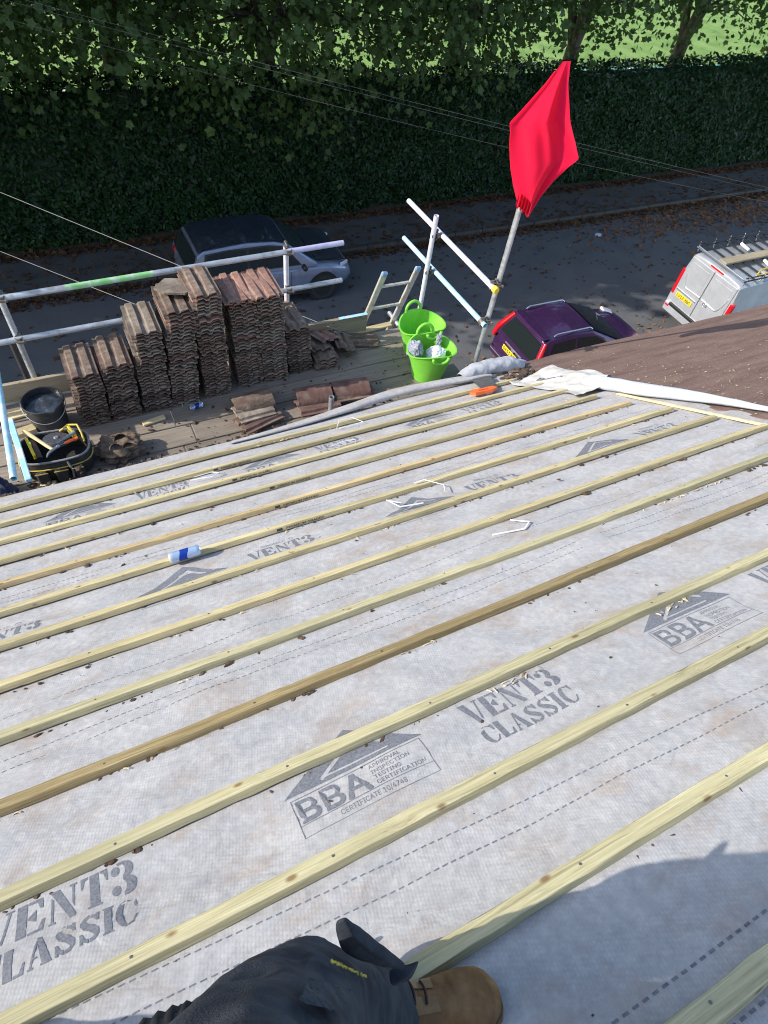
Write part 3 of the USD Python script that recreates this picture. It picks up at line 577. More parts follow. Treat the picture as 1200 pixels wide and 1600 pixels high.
for k in range(1, 14):
    s, (xs, ds, dz) = BINFO[k]; n = 60 if k > 4 else 30
    for x in r.uniform(-1.0, min(3.3, xs[-1]), n):
        if meshkit.noise(np.array([x * 2.2, k * 3.3, 0]), 6) > .50: pts.append((x + r.normal(0, .02), s - .024 - abs(r.normal(0, .006)), .009))
single('dirt_crumbs', chips(pts, .0062, 1), DIRT, 'brown dirt crumbs gathered along the battens', 'dirt', kind='stuff', matrix=ROOF)
pts = [(x, s_, .009) for x, s_ in zip(r.uniform(-.9, 3.4, 260), r.uniform(.3, 4.5, 260))]
single('dirt_specks', chips(pts, .0026, 2), DIRT, 'small brown specks scattered over the membrane', 'dirt', kind='stuff', matrix=ROOF)
pts = [(r.normal(2.98, .10), BINFO[4][0] + r.normal(-.005, .018), .022 + abs(r.normal(0, .012))) for _ in range(70)] + [(r.normal(1.07, .12), BINFO[1][0] - .02 + r.normal(0, .012), .02) for _ in range(60)]
pts += [(r.normal(.89, .05), 1.285 + r.normal(0, .006), .012) for _ in range(16)] + [(r.normal(1.60, .04), 1.29 + r.normal(0, .006), .012) for _ in range(14)] + [(r.normal(.72, .06), 1.602, .012) for _ in range(4)] + [(r.normal(2.35, .15), 1.905, .012) for _ in range(22)] + [(r.normal(2.2, .03), 4.50, .03) for _ in range(14)]
pts += [(r.uniform(-.7, 3.2), S_B1 - GAUGE * r.integers(0, 10) - .035, .012) for _ in range(90)]
single('wood_shavings', shavings(pts, .0125, 3), SHAV, 'pale wood shavings and splinters beside the battens', 'shavings', kind='stuff', matrix=ROOF)
pts = np.c_[3.62 + np.abs(r.normal(0, 1.0, 420)), 3.2 + r.normal(0, .8, 420), np.full(420, .012)]
pts[:, 1] -= .25 * (pts[:, 0] - 3.6) * .5
pts = pts[(pts[:, 1] < 4.95)]
single('wood_chips', shavings(pts, .009, 4), SHAV, 'pale wood chips strewn over the brown roof', 'shavings', kind='stuff', matrix=ROOF)
pts = [(x, 3.40 + r.normal(0, .05), 5.05 + r.uniform(-.02, .02)) for x in r.uniform(-1.3, 2.6, 900)] + [(x, 3.66 + abs(r.normal(0, .10)), DZ + .006) for x in r.uniform(-1.2, 2.6, 380)]
single('gutter_debris', chips(pts, .010, 6), DIRT, 'crumbled mortar and dirt filling the gutter by the boards', 'debris', kind='stuff')
pts = [(r.uniform(-.2, 2.9), r.uniform(3.7, 4.8), DZ + .004) for _ in range(320)]
single('board_debris', chips(pts, .0065, 8), DIRT, 'tile crumbs scattered on the scaffold boards', 'debris', kind='stuff')

# ------------------------------------------------------------------ roof tiles: stacks of interlocking concrete tiles
TILE = M('weathered_concrete_tile', [(.082, .056, .040), (.150, .106, .078), (.215, .156, .116), (.31, .235, .178)], (9, 14, 40), detail=7, rough=.92, bump=.004, bumpscale=(45, 45, 45), rand=.36, spots=[(7, .52, .68, (.19, .095, .07), .6), (16, .60, .72, (.30, .27, .23), .7)])
TILE_RED = M('red_concrete_tile', [(.17, .085, .062), (.25, .135, .10), (.31, .19, .145)], (9, 14, 40), detail=7, rough=.92, bump=.004, bumpscale=(45, 45, 45), rand=.2, spots=[(7, .5, .68, (.33, .26, .2), .7)])
TILE_GREY = M('grey_concrete_tile', [(.15, .117, .085), (.23, .187, .142), (.33, .275, .215)], (9, 14, 40), detail=7, rough=.92, bump=.004, bumpscale=(45, 45, 45), rand=.22, spots=[(9, .52, .68, (.12, .09, .07), .6)])
TP = np.array([(0, .004), (.018, 0), (.030, .0), (.042, .019), (.088, .021), (.102, .002), (.128, .002), (.141, .019), (.190, .021), (.204, .003), (.229, .003)])
def tile_mesh(seed, L=.42, th=.0155):
    r = np.random.default_rng(seed); ny = 4; ys = np.linspace(0, L, ny); k = len(TP); v = []
    for lay in (0, 1):
        for j, yy in enumerate(ys):
            for i, (x, z) in enumerate(TP):
                e = r.normal(0, .0035) if j in (0, ny - 1) else 0
                v.append(((x - .1145) * 1.035 + r.normal(0, .0008), yy + e, z + lay * th + r.normal(0, .0009) + (-.0035 * lay if j == 0 else 0)))
    v = np.array(v); idx = lambda lay, j, i: lay * ny * k + j * k + i; f = []
    for j in range(ny - 1):
        for i in range(k - 1):
            f.append([idx(1, j, i), idx(1, j, i + 1), idx(1, j + 1, i + 1), idx(1, j + 1, i)])
            if j == 0: f.append([idx(0, 0, i), idx(0, ny - 1, i), idx(0, ny - 1, i + 1), idx(0, 0, i + 1)])
        f.append([idx(0, j, 0), idx(1, j, 0), idx(1, j + 1, 0), idx(0, j + 1, 0)]); f.append([idx(0, j, k - 1), idx(0, j + 1, k - 1), idx(1, j + 1, k - 1), idx(1, j, k - 1)])
    for i in range(k - 1):
        f.append([idx(0, 0, i), idx(0, 0, i + 1), idx(1, 0, i + 1), idx(1, 0, i)]); f.append([idx(0, ny - 1, i + 1), idx(0, ny - 1, i), idx(1, ny - 1, i), idx(1, ny - 1, i + 1)])
    f = np.array(f); return v, np.vstack([f[:, [0, 1, 2]], f[:, [0, 2, 3]]])
protos = {}
ORD = ['topmost', 'second', 'third', 'fourth', 'fifth', 'sixth', 'seventh', 'eighth', 'ninth', 'tenth', 'eleventh', 'twelfth', 'thirteenth', 'fourteenth', 'fifteenth', 'sixteenth', 'seventeenth', 'eighteenth', 'nineteenth', 'twentieth']
def ordinal(k):
    if k < 20: return ORD[k]
    tens = {2: 'twenty', 3: 'thirty'}[(k + 1) // 10]; u = (k + 1) % 10
    return {2: 'twentieth', 3: 'thirtieth'}[(k + 1) // 10] if u == 0 else tens + '-' + ['first', 'second', 'third', 'fourth', 'fifth', 'sixth', 'seventh', 'eighth', 'ninth'][u - 1]
def place_tile(kind, var, R, t, label):
    mt = {'dark': TILE, 'red': TILE_RED, 'grey': TILE_GREY}[kind]
    x = UsdGeom.Xform.Define(stage, '/World/' + numbered('/World', 'stacked_tile')); p = x.GetPrim()
    if (kind, var) not in protos:
        x.AddTransformOp().Set(G4(R, t)); part('tile', tile_mesh(900 + var), mt, p, smooth=28); protos[(kind, var)] = p
    else:
        x.AddTransformOp().Set(G4(R, t)); p.GetReferences().AddInternalReference(protos[(kind, var)].GetPath()); p.SetInstanceable(True)
    keys(p, label, 'roof tile', 'old concrete roof tiles stacked on the scaffold')
#          base x, top x, base y, height, name
STACKS = [(-0.1527, -0.1195, 4.353, 0.5611, 'leftmost stack'), (0.1091, 0.1299, 4.364, 0.5663, 'second stack from left'), (0.3761, 0.4135, 4.374, 0.8468, 'third stack from left'),
          (0.6255, 0.6909, 4.374, 0.9611, 'stack under the broken tile'), (0.9309, 0.9226, 4.392, 1.07, 'the tallest stack'), (1.25, 1.226, 4.431, 0.9195, 'stack under left pinkish tile'),
          (1.497, 1.463, 4.437, 0.9195, 'stack under right pinkish tile'), (1.766, 1.733, 4.478, 0.5247, 'dark stack right of the pinkish tiles'), (2.021, 2.026, 4.437, 0.1299, 'lowest heap, far right')]
PITCH_T = .0322
for si, (bx, tx, by, hgt, nm) in enumerate(STACKS):
    r = np.random.default_rng(200 + si); n = int(round(hgt / PITCH_T)); tone = r.random(n)
    for k in range(n):
        u = k / max(1, n - 1); j = n - 1 - k
        kind = 'red' if (tone[k] > .93 or (si in (5, 6) and j == 0) or (si == 4 and k in (0, n - 8))) else 'grey' if (tone[k] > .55 and si > 0) else 'dark'
        if si in (0, 1, 7) and kind == 'grey' and r.random() < .6: kind = 'dark'
        wob = .006 * math.sin(k * .7 + si) + r.normal(0, .005)
        a = r.normal(0, .014) + .03 * math.sin(si * 2.1); tilt = -.012 + .008 * math.sin(k)
        R = euler(tilt, r.normal(0, .008), a + (math.pi if False else 0))
        lab = f"{ {'dark': 'dark brown', 'red': 'reddish', 'grey': 'grey'}[kind]} concrete roof tile, {ordinal(j)}{' tile' if j == 0 else ' from top'} of {nm}"
        place_tile(kind, int(r.integers(0, 3)), R, (bx + (tx - bx) * u + wob, by + r.normal(0, .006), DZ + .002 + k * PITCH_T), lab)
place_tile('red', 1, euler(-.10, .06, .04), (1.179, 4.4, DZ + 0.9226), 'pinkish roof tile lying loose on top, left of the sunlit pair')
place_tile('red', 2, euler(-.10, .03, .0), (1.415, 4.387, DZ + 0.9299), 'pinkish roof tile lying loose on top, right of the sunlit pair')
place_tile('red', 0, euler(-.2, .20, .25), (2.151, 4.634, DZ + 0.1662), 'red roof tile leaning on the heap right of the stacks')
place_tile('dark', 1, euler(-.25, .12, .1), (2.016, 4.53, DZ + 0.1558), 'dark roof tile leaning on the lowest heap, front side')
place_tile('dark', 2, euler(-.1, .42, -.2), (2.275, 4.53, DZ + 0.09351), 'dark roof tile slid down at the right of the heap')
place_tile('dark', 0, euler(0, .05, 1.25), (2.701, 4.696, DZ + 0.004156), 'dark roof tile lying flat on the boards near the ladder')
# broken pieces, ridge tiles
def broken(poly, th=.016, seed=0):
    m = trimesh.creation.extrude_polygon(Polygon(poly), th, engine='earcut'); v, f = trimesh.remesh.subdivide_to_size(m.vertices, m.faces, .05)
    v = v + .004 * (np.stack([meshkit.noise(v * 30 + seed + 5 * k) for k in range(3)], 1) - .5); return v, f
single('broken_tile', broken([(-.16, .02), (-.02, .13), (.15, .05), (.17, -.10), (.02, -.16), (-.12, -.08)]), TILE_GREY, 'broken grey tile slab lying on top of a tall stack', 'broken tile', smooth=30, matrix=G4(euler(-.06, .05, .2), (0.7273, 4.655, DZ + 1.003)))
TILE_DR = M('dark_red_clay', [(.085, .045, .036), (.13, .07, .055), (.18, .105, .085)], (9, 9, 9), detail=7, rough=.9, bump=.004, bumpscale=(40, 40, 40), spots=[(8, .52, .68, (.22, .17, .13), .6)])
def ridge(L, R0=.115, th=.016):
    a = np.linspace(.12, math.pi - .12, 13); v = []
    for x in np.linspace(0, L, 4):
        for rr in (R0, R0 - th): v += [(x, rr * math.cos(q), rr * math.sin(q) * .8) for q in a]
    v = np.array(v); f = []; n = 13
    for s in range(3):
        o, p = s * 26, (s + 1) * 26
        for i in range(n - 1): f += [[o + i, p + i, p + i + 1, o + i + 1], [o + n + i, o + n + i + 1, p + n + i + 1, p + n + i]]
        for i in (0, n - 1): f.append([o + i, o + n + i, p + n + i, p + i])
    for o, s in ((0, 1), (78, -1)):
        for i in range(n - 1): f.append([o + i, o + i + 1, o + n + i + 1, o + n + i][::s])
    f = np.array(f); return v + .003 * (np.stack([meshkit.noise(v * 25 + 9 * k) for k in range(3)], 1) - .5), np.vstack([f[:, [0, 1, 2]], f[:, [0, 2, 3]]])
single('ridge_tile', ridge(.36), TILE, 'half round brown ridge tile lying on flat tiles in front of the stacks', 'ridge tile', smooth=40, matrix=G4(euler(.1, -.05, .05), (0.987, 4.135, DZ + 0.03637)))
single('ridge_tile', ridge(.34), TILE_DR, 'left dark red half round ridge tile of the pair near the tube stub', 'ridge tile', smooth=40, matrix=G4(euler(.25, 0, -.06), (1.558, 4.083, DZ + 0.03117)))
single('ridge_tile', ridge(.36), TILE_DR, 'right dark red half round ridge tile of the pair near the tube stub', 'ridge tile', smooth=40, matrix=G4(euler(.2, 0, -.10), (1.922, 4.073, DZ + 0.02078)))
def flat_pile(names, base):
    for k, (L, W, pos, rz, rx, mt, lab) in enumerate(names):
        m = tile_mesh(950 + k, L); single('flat_tile', m, mt, lab, 'roof tile', smooth=30, matrix=G4(euler(rx, .04, rz), pos))
flat_pile([(.40, .2, (1.351, 4.011, DZ + 0.02078), math.pi / 2 + .30, .03, TILE_DR, 'split reddish tile lying under the brown ridge tile, lower one'), (.34, .2, (1.309, 4.052, DZ + 0.04675), math.pi / 2 + .12, .05, TILE_GREY, 'flat grey tile lying under the brown ridge tile, upper one'),
           (.40, .2, (1.933, 3.948, DZ + 0.01558), math.pi / 2 - .02, .03, TILE_DR, 'reddish flat tile in front of the two red ridge tiles'), (.40, .2, (2.327, 4.011, DZ + 0.01039), math.pi / 2 - .06, .02, TILE, 'dark flat tile half hidden by the membrane roll')], None)
# ------------------------------------------------------------------ ladder
lad = thing('ladder', 'aluminium ladder top sticking up over the scaffold edge', 'ladder')
la, lb = np.array([1.83, 5.50, 1.0]), np.array([2.835, 4.955, 5.30]); ld = np.array([.385, 0, 0.0])
tilt = np.array([.0, 0, 0])
for o in (0, 1):
    a, b = la + ld * o, lb + ld * o; mb = MB(); d = (b - a) / np.linalg.norm(b - a); R = look_at_axis(d); L = np.linalg.norm(b - a)
    v, f = bevel_box((.028, .066, L), .005); mb.add(v @ R.T + (a + b) / 2, f); part('stile', mb, ALU, lad, smooth=30)
    v, f = bevel_box((.036, .074, .05), .012); part('end_cap', (v @ R.T + b, f), P('ladder_cap_blue', (.25, .38, .55), .5) if o == 0 else '/World/Looks/ladder_cap_blue', lad, smooth=30)
for k in range(17):
    u = (.16 + .28 * k) / np.linalg.norm(lb - la); p = lb + (la - lb) * u; part('rung', MB().tube([p, p + ld], .016, 8), ALU, lad, smooth=40)
# ------------------------------------------------------------------ green tubs
TUB = M('green_rubber', [(.17, .52, .045), (.21, .60, .06)], (8, 8, 8), rough=.38, spots=[(18, .60, .74, (.42, .55, .30), .35)], spec=.5)
def tub(label, loc, rz, sx=1.0):
    t = thing('flexible_tub', label, 'tub', loc, rotz=rz, group='bright green flexible tubs')
    H, r0, r1, n = .335, .150, .222, 56; prof = [(0, .004), (r0 - .02, .004), (r0, .0), (r0 + .004, .012)] + [(r0 + (r1 - r0) * u, H * u) for u in np.linspace(.1, 1, 9)] + [(r1 + .010, H + .001), (r1 + .011, H + .009), (r1 - .003, H + .010)] + [(r0 + (r1 - r0) * u - .006, H * u) for u in np.linspace(.98, .06, 8)] + [(0, .012)]
    v, f = lathe(prof, n); th = np.arctan2(v[:, 1], v[:, 0]); rr = np.hypot(v[:, 0], v[:, 1]); w = np.clip(v[:, 2] / H, 0, 1) ** 2
    v[:, 0] *= 1 + .10 * w * sx; v[:, 1] *= 1 - .10 * w * sx; v[:, 2] += w * .028 * np.cos(2 * th) * -1 * np.sign(sx) + .006 * np.sin(3 * th + 1) * w
    part('body', (v, f), TUB, t, smooth=35)
    for sg in (-1, 1):
        a = np.linspace(0, math.pi, 15); yy = sg * (r1 * .905); zz = H + .025
        if sg > 0: pts = [(.085 * math.cos(q), yy + .012 * math.sin(q), zz + .0 + .095 * math.sin(q)) for q in a]
        else: pts = [(.08 * math.cos(q), yy - .02 - .012 * math.sin(q), zz + .012 - .055 * math.sin(q)) for q in a]
        part('handle', tube(pts, [.0155] * 15, 10), TUB, t, smooth=True)
    return t
tub('green flexible tub further back, with empty inside showing', (3.044, 4.426, DZ), .05)
tub('green flexible tub in front, holding white and grey plastic rubbish', (2.951, 4.052, DZ), -.12)
def crumple(n, sz, seed, amp=.45):
    m = trimesh.creation.icosphere(4, 1.0); v = m.vertices; d = meshkit.fbm(v * 2.2 + seed, 4, seed) - .5; rd = np.abs(meshkit.fbm(v * 3.5 + seed * 2, 3, seed + 5) - .5)
    return v * (1 + amp * 1.6 * d - amp * rd * 1.5)[:, None] * np.array(sz), m.faces
single('plastic_bag', crumple(4, (.11, .085, .06), 3, .3), M('white_plastic', [(.70, .69, .69), (.82, .81, .81)], (6, 6, 6), rough=.45), 'crumpled white plastic bag inside the front green tub', 'bag', smooth=50, loc=(2.998, 4.042, DZ + 0.2649))
BLK = M('grey_plastic_sheet', [(.20, .22, .26), (.32, .34, .38)], (9, 9, 9), rough=.35)
single('plastic_sheet', crumple(4, (.075, .10, .11), 8, .35), BLK, 'grey plastic sheet poking out of the left side of the front tub', 'plastic sheet', smooth=50, loc=(2.795, 4.104, DZ + 0.2961))
single('plastic_sheet', crumple(4, (.03, .035, .07), 12, .5), BLK, 'scrap of grey plastic standing up behind the white bag', 'plastic sheet', smooth=50, loc=(3.081, 4.146, DZ + 0.3325))
# ------------------------------------------------------------------ black bucket
bk = thing('bucket', 'black plastic builder\'s bucket full of dark water', 'bucket', (-0.4935, 4.478, DZ))
BPL = M('black_plastic', [(.018, .019, .021), (.035, .036, .038)], (8, 8, 8), rough=.45, spots=[(14, .58, .7, (.11, .11, .11), .6)])
prof = [(0, 0), (.125, 0), (.13, .006), (.138, .08), (.148, .2), (.152, .262), (.164, .264), (.167, .272), (.165, .285), (.158, .288), (.152, .284), (.148, .2), (.135, .02), (0, .02)]
v, f = lathe(prof, 48); th = np.arctan2(v[:, 1], v[:, 0]); lip = np.exp(-((th + 1.25) / .16) ** 2) * np.clip((v[:, 2] - .2) / .08, 0, 1); v[:, :2] *= (1 + .10 * lip)[:, None]; v[:, 2] -= .012 * lip
part('body', (v, f), BPL, bk, smooth=40)
v, f = lathe([(0, .235), (.1495, .235)], 40); part('water', (v, f), usdkit.material(stage, '/World/Looks/bucket_water', {'tc': ('texture_coordinate', {}), 'm': ('mapping', {'scale': (14, 14, 14)}), 'n': ('noise_texture', {'scale': 1., 'detail': 4}), 'r': ('rgb_ramp', {'ramp': [(.35, (.012, .016, .022)), (.7, (.045, .055, .07))]}), 'b': ('bump', {'strength': .25, 'distance': .01}), 'p': ('principled_bsdf', {'roughness': .12})}, [('tc.object', 'm.vector'), ('m.vector', 'n.vector'), ('n.fac', 'r.fac'), ('r.color', 'p.base_color'), ('n.fac', 'b.height'), ('b.normal', 'p.normal')], surface='p.BSDF'), bk)
a = np.linspace(0, math.pi, 24); part('handle', tube([(.166 * math.cos(q), -.168 * math.sin(q) * .96, .262 - .10 * math.sin(q)) for q in a], .0035, 6), GALV, bk, smooth=True)
single('bucket_lip_ring', lathe([(.1655, .0), (.1675, .004), (.1655, .008), (.1640, .004)], 48), P('worn_plastic_edge', (.16, .165, .17), .5), 'x', 'x', loc=(0, 0, 0)) if False else None
# ------------------------------------------------------------------ tool bag with tools
CANVAS = M('black_canvas', [(.018, .017, .016), (.045, .042, .038)], (70, 70, 70), rough=.85, bump=.002, spots=[(12, .55, .7, (.12, .10, .075), .5)])
YTRIM = M('yellow_fabric_trim', [(.52, .36, .05), (.66, .48, .09)], (30, 30, 30), rough=.7, spots=[(25, .5, .65, (.2, .15, .07), .7)])
GTRIM = M('grey_webbing', [(.16, .15, .145), (.27, .255, .245)], (60, 60, 60), rough=.85)
bag = thing('tool_bag', 'open black and yellow tool bag stuffed with hand tools', 'bag', (-0.4935, 3.995, DZ), rotz=-.07)
bw, bd, bh = .255, .165, .215
def rounded_ring(w, d, z, n=48, e=3.2, bulge=0.0, seed=0):
    th = np.linspace(0, 2 * math.pi, n, endpoint=False); c, s = np.cos(th), np.sin(th); k = (np.abs(c) ** e + np.abs(s) ** e) ** (-1 / e)
    wob = .010 * (meshkit.noise(np.stack([c * 2 + seed, s * 2, np.full(n, z * 9)], -1), seed) - .5)
    return np.stack([(w + wob) * c * k, (d + wob) * s * k, np.full(n, z) + 1.6 * wob], -1)
rings = [rounded_ring(bw * .95, bd * .95, 0.0), rounded_ring(bw * 1.01, bd * 1.02, .04, seed=1), rounded_ring(bw * 1.03, bd * 1.06, .12, seed=2), rounded_ring(bw, bd, bh, seed=3), rounded_ring(bw - .012, bd - .012, bh - .004, seed=3), rounded_ring(bw - .016, bd - .016, .05, seed=2)]
vv = np.vstack(rings + [[[0, 0, .05]], [[0, 0, 0]]]); n = 48; ff = []
for k in range(len(rings) - 1):
    for j in range(n): ff.append([k * n + j, k * n + (j + 1) % n, (k + 1) * n + (j + 1) % n, (k + 1) * n + j])
ff = np.array(ff); ff = np.vstack([ff[:, [0, 1, 2]], ff[:, [0, 2, 3]], [[(len(rings) - 1) * n + j, (len(rings) - 1) * n + (j + 1) % n, len(rings) * n] for j in range(n)], [[(j + 1) % n, j, len(rings) * n + 1] for j in range(n)]])
part('body', (vv, ff), CANVAS, bag, smooth=50)
rm = rounded_ring(bw + .002, bd + .002, bh + .002, seed=3); part('rim_webbing', tube(np.vstack([rm, rm[:1]]), .009, 8, False), GTRIM, bag, smooth=True)
part('yellow_piping', tube(np.vstack([rounded_ring(bw + .012, bd + .014, .15, seed=2)[18:], ]), .0055, 6), YTRIM, bag, smooth=True)
part('frame', tube([(.06, .135, .235), (.13, .14, .285), (.20, .12, .29), (.222, .03, .275), (.228, -.03, .24)], .008, 8), YTRIM, bag, smooth=True)
for x, w in ((-.12, .09), (.02, .10), (.14, .08)):
    m = MB().box((x - w / 2, -bd - .045, .02), (x + w / 2, -bd - .004, .15), .014); part('pocket', m, CANVAS, bag, smooth=30)
    part('pocket_trim', MB().box((x - w / 2 - .002, -bd - .049, .143), (x + w / 2 + .002, -bd - .043, .153), .003), YTRIM, bag)
part('strap', tube([(-.21, -.10, .24), (-.25, -.13, .18), (-.255, -.14, .08), (-.235, -.16, .02)], .012, 8), GTRIM, bag, smooth=True)
part('strap', tube([(.08, -.17, .20), (.10, -.20, .12), (.09, -.205, .05)], .009, 8), GTRIM, bag, smooth=True)
def bagpt(x, y, z): c, s = math.cos(-.07), math.sin(-.07); return (-.4935 + c * x - s * y, 3.995 + s * x + c * y, DZ + z)
hm_ = thing('hammer', 'claw hammer with pale wooden handle lying across the tool bag', 'hammer', bagpt(-.01, -.06, .255), rotz=-.95)
part('handle', lathe([(0, -.02), (.0135, -.02), (.0165, .03), (.0145, .12), (.0165, .2), (.019, .27), (.015, .285), (0, .287)], 12, 'x') if False else tube([(-.02, 0, 0), (.05, 0, 0), (.14, 0, .004), (.24, 0, .01), (.29, 0, .012)], [.013, .015, .014, .018, .0165], 10), W_OFFCUT, hm_, smooth=True)
hm_.GetAttribute('xformOp:rotateZ').Set(math.degrees(2.15))
part('head', MB().tube([(-.02, -.055, 0), (-.02, -.035, 0)], .0165, 12).tube([(-.02, -.036, 0), (-.02, .02, 0)], .012, 10).tube([(-.02, .02, 0), (-.022, .05, -.004), (-.03, .075, -.018)], [.012, .010, .004], 8), M('tool_steel', [(.30, .30, .31), (.45, .45, .46)], (20, 20, 20), rough=.35, metallic=.9), hm_, smooth=40)
lv = thing('spirit_level', 'yellow spirit level standing in the left of the tool bag', 'level', bagpt(-.155, -.01, .245))
LY = P('level_yellow', (.72, .52, .02), .45); v, f = bevel_box((.022, .19, .048), .003); R = euler(.1, 0, .16); part('body', (v @ R.T, f), LY, lv); v, f = bevel_box((.024, .03, .02), .003); part('vial', (v @ R.T + [0, .03, .02], f), P('vial_green', (.45, .6, .1), .2), lv)
sb = thing('hand_saw', 'black saw blade with red dots beside the yellow level', 'saw', bagpt(-.12, -.02, .243)); v, f = bevel_box((.04, .19, .012), .003); part('blade', (v @ euler(.1, .5, .2).T, f), P('saw_black', (.02, .02, .022), .4), sb); v, f = bevel_box((.012, .012, .004), .002); part('dot', (v @ euler(.1, .5, .2).T + [-.005, .03, .012], f), P('red_paint', (.5, .03, .03), .5), sb)
cl = thing('nail_coil', 'round black coil in the middle of the tool bag', 'coil', bagpt(.03, .045, .235)); v, f = lathe([(.018, -.018), (.095, -.018), (.1, 0), (.095, .018), (.05, .022), (.018, .02)], 40); R = euler(-.28, .12, 0); part('body', (v @ R.T, f), M('coil_rubber', [(.035, .035, .04), (.09, .09, .10)], (60, 60, 60), rough=.6, bump=.004), cl, smooth=40); v, f = lathe([(0, .03), (.016, .03), (.02, .018)], 16); part('hub', (v @ R.T, f), P('hub_grey', (.35, .35, .37), .4, .5), cl, smooth=40)
sd = thing('chisel', 'grey handled chisel lying over the right of the tool bag', 'chisel', bagpt(.08, -.005, .272), rotz=.42); part('shank', tube([(-.06, 0, 0), (0, 0, 0)], [.004, .006], 8), '/World/Looks/tool_steel', sd, smooth=40); part('handle', tube([(0, 0, 0), (.03, 0, .004), (.11, 0, .014)], [.009, .012, .015], 12), P('tool_grey', (.20, .22, .23), .5), sd, smooth=40)
sd = thing('screwdriver', 'orange handled screwdriver beside the grey chisel', 'screwdriver', bagpt(.075, -.04, .262), rotz=.22); part('shank', tube([(-.05, 0, 0), (.02, 0, 0)], .004, 8), '/World/Looks/tool_steel', sd, smooth=40); part('handle', tube([(.015, 0, 0), (.04, 0, .002), (.12, 0, .006)], [.009, .013, .012], 12), P('tool_orange', (.75, .13, .03), .45), sd, smooth=40)
single('tape_measure', MB().box((-.012, -.055, -.04), (.012, .055, .04), .006), LY, 'yellow folding rule standing at the back right of the tool bag', 'rule', matrix=G4(euler(.35, 0, .35), bagpt(.15, .075, .25)))
single('dark_jacket', crumple(4, (.16, .22, .10), 41, .5), P('dark_navy_cloth', (.02, .022, .05), .9), 'dark navy cloth heaped at the left edge beyond the blue tube', 'cloth', smooth=50, loc=(-1.00, 3.72, DZ + .06))
# brown leather pouch
LEATHER = M('brown_leather', [(.07, .046, .028), (.15, .10, .065), (.25, .18, .12)], (14, 14, 14), rough=.7, bump=.006, bumpscale=(20, 20, 20))
pc = thing('tool_pouch', 'crumpled brown leather tool pouch beside the tool bag', 'pouch', (-0.03637, 3.969, DZ))
v, f = crumple(4, (.20, .145, .085), 21, .55); v[:, 2] = np.maximum(v[:, 2] + .07, 0); part('pouch', (v, f), LEATHER, pc, smooth=50)
for px_, py_, a0, r0 in ((-.05, -.045, .4, .045), (.075, -.05, -.3, .04), (.02, .05, .1, .05)):
    v, f = lathe([(r0 * .7, -.04), (r0, .02), (r0 * 1.1, .06), (r0 * 1.02, .06), (r0 * .9, .0)], 20); part('pocket', (v @ euler(.9, .2, a0).T * [1, .8, 1] + [px_, py_, .10], f), LEATHER, pc, smooth=40)
for k, (px_, py_, a0, r0) in enumerate(((-.09, -.02, .3, .075), (.07, .0, -.2, .07), (.0, -.06, .1, .085))):
    a = np.linspace(-.4, math.pi + .4, 18); w = .03; R = euler(.9, .1, a0); vs = np.concatenate([np.stack([r0 * np.cos(a), np.full(18, o), r0 * 1.0 * np.sin(a)], 1) for o in (-w, w)]) @ R.T + [px_, py_, .075]
    part('strap', (vs, np.vstack([[i, i + 1, 18 + i + 1, 18 + i] for i in range(17)])), LEATHER, pc, smooth=True)
# timber offcuts and crushed can on the boards
for lab, sz, loc, rz in (('pale timber offcut between the bucket and the tool bag', (.19, .08, .045), (-0.7065, 4.4, DZ + 0.06234), .2), ('small pale wedge of wood at the front corner of the tool bag', (.11, .055, .03), (-0.613, 3.798, DZ + 0.02078), -.25), ('thin wooden offcut on the boards before the second stack', (.20, .05, .02), (0.3013, 4.25, DZ + 0.01247), .16),
                         ('long splintered plank piece lying near the ladder foot', (.62, .07, .02), (2.649, 4.883, DZ + 0.02078), .05), ('flat wooden slat left of the bucket on the boards', (.35, .09, .02), (-0.8312, 4.675, DZ + 0.01247), .1)):
    v, f = bevel_box(sz, .003); v = v + .002 * (np.stack([meshkit.noise(v * 40 + 7 * k) for k in range(3)], 1) - .5); single('timber_offcut', (v, f), W_OFFCUT, lab, 'offcut', matrix=G4(euler(0, 0, rz), loc))
def can_material(name, axis='x'):
    n = {'tc': ('texture_coordinate', {}), 'm': ('mapping', {'scale': (9, 12, 12)}), 'n': ('noise_texture', {'scale': 1., 'detail': 1}), 'sp': ('separate_xyz', {}), 'rp': ('rgb_ramp', {'ramp': [(0, (.62, .64, .66)), (.12, (.62, .64, .66)), (.13, (.42, .55, .74)), (.36, (.42, .55, .74)), (.37, (.02, .06, .38)), (.62, (.02, .06, .38)), (.63, (.45, .58, .76)), (1, (.5, .6, .75))], 'interpolate': False}), 'mr': ('map_range', {'from_min': -.085, 'from_max': .085, 'to_min': 0, 'to_max': 1}), 'ad': ('math', {'math_type': 'multiply_add', 'value2': .35, 'value3': -.17}), 'a2': ('math', {'math_type': 'add'}), 'p': ('principled_bsdf', {'metallic': .55, 'roughness': .3})}
    l = [('tc.object', 'sp.vector'), ('sp.x', 'mr.value'), ('tc.object', 'm.vector'), ('m.vector', 'n.vector'), ('n.fac', 'ad.value1'), ('mr.result', 'a2.value1'), ('ad.value', 'a2.value2'), ('a2.value', 'rp.fac'), ('rp.color', 'p.base_color')]
    return usdkit.material(stage, '/World/Looks/' + name, n, l, surface='p.BSDF')
CAN = can_material('printed_can'); CANEND = M('can_end_metal', [(.6, .6, .62), (.75, .75, .77)], (20, 20, 20), rough=.3, metallic=.9)
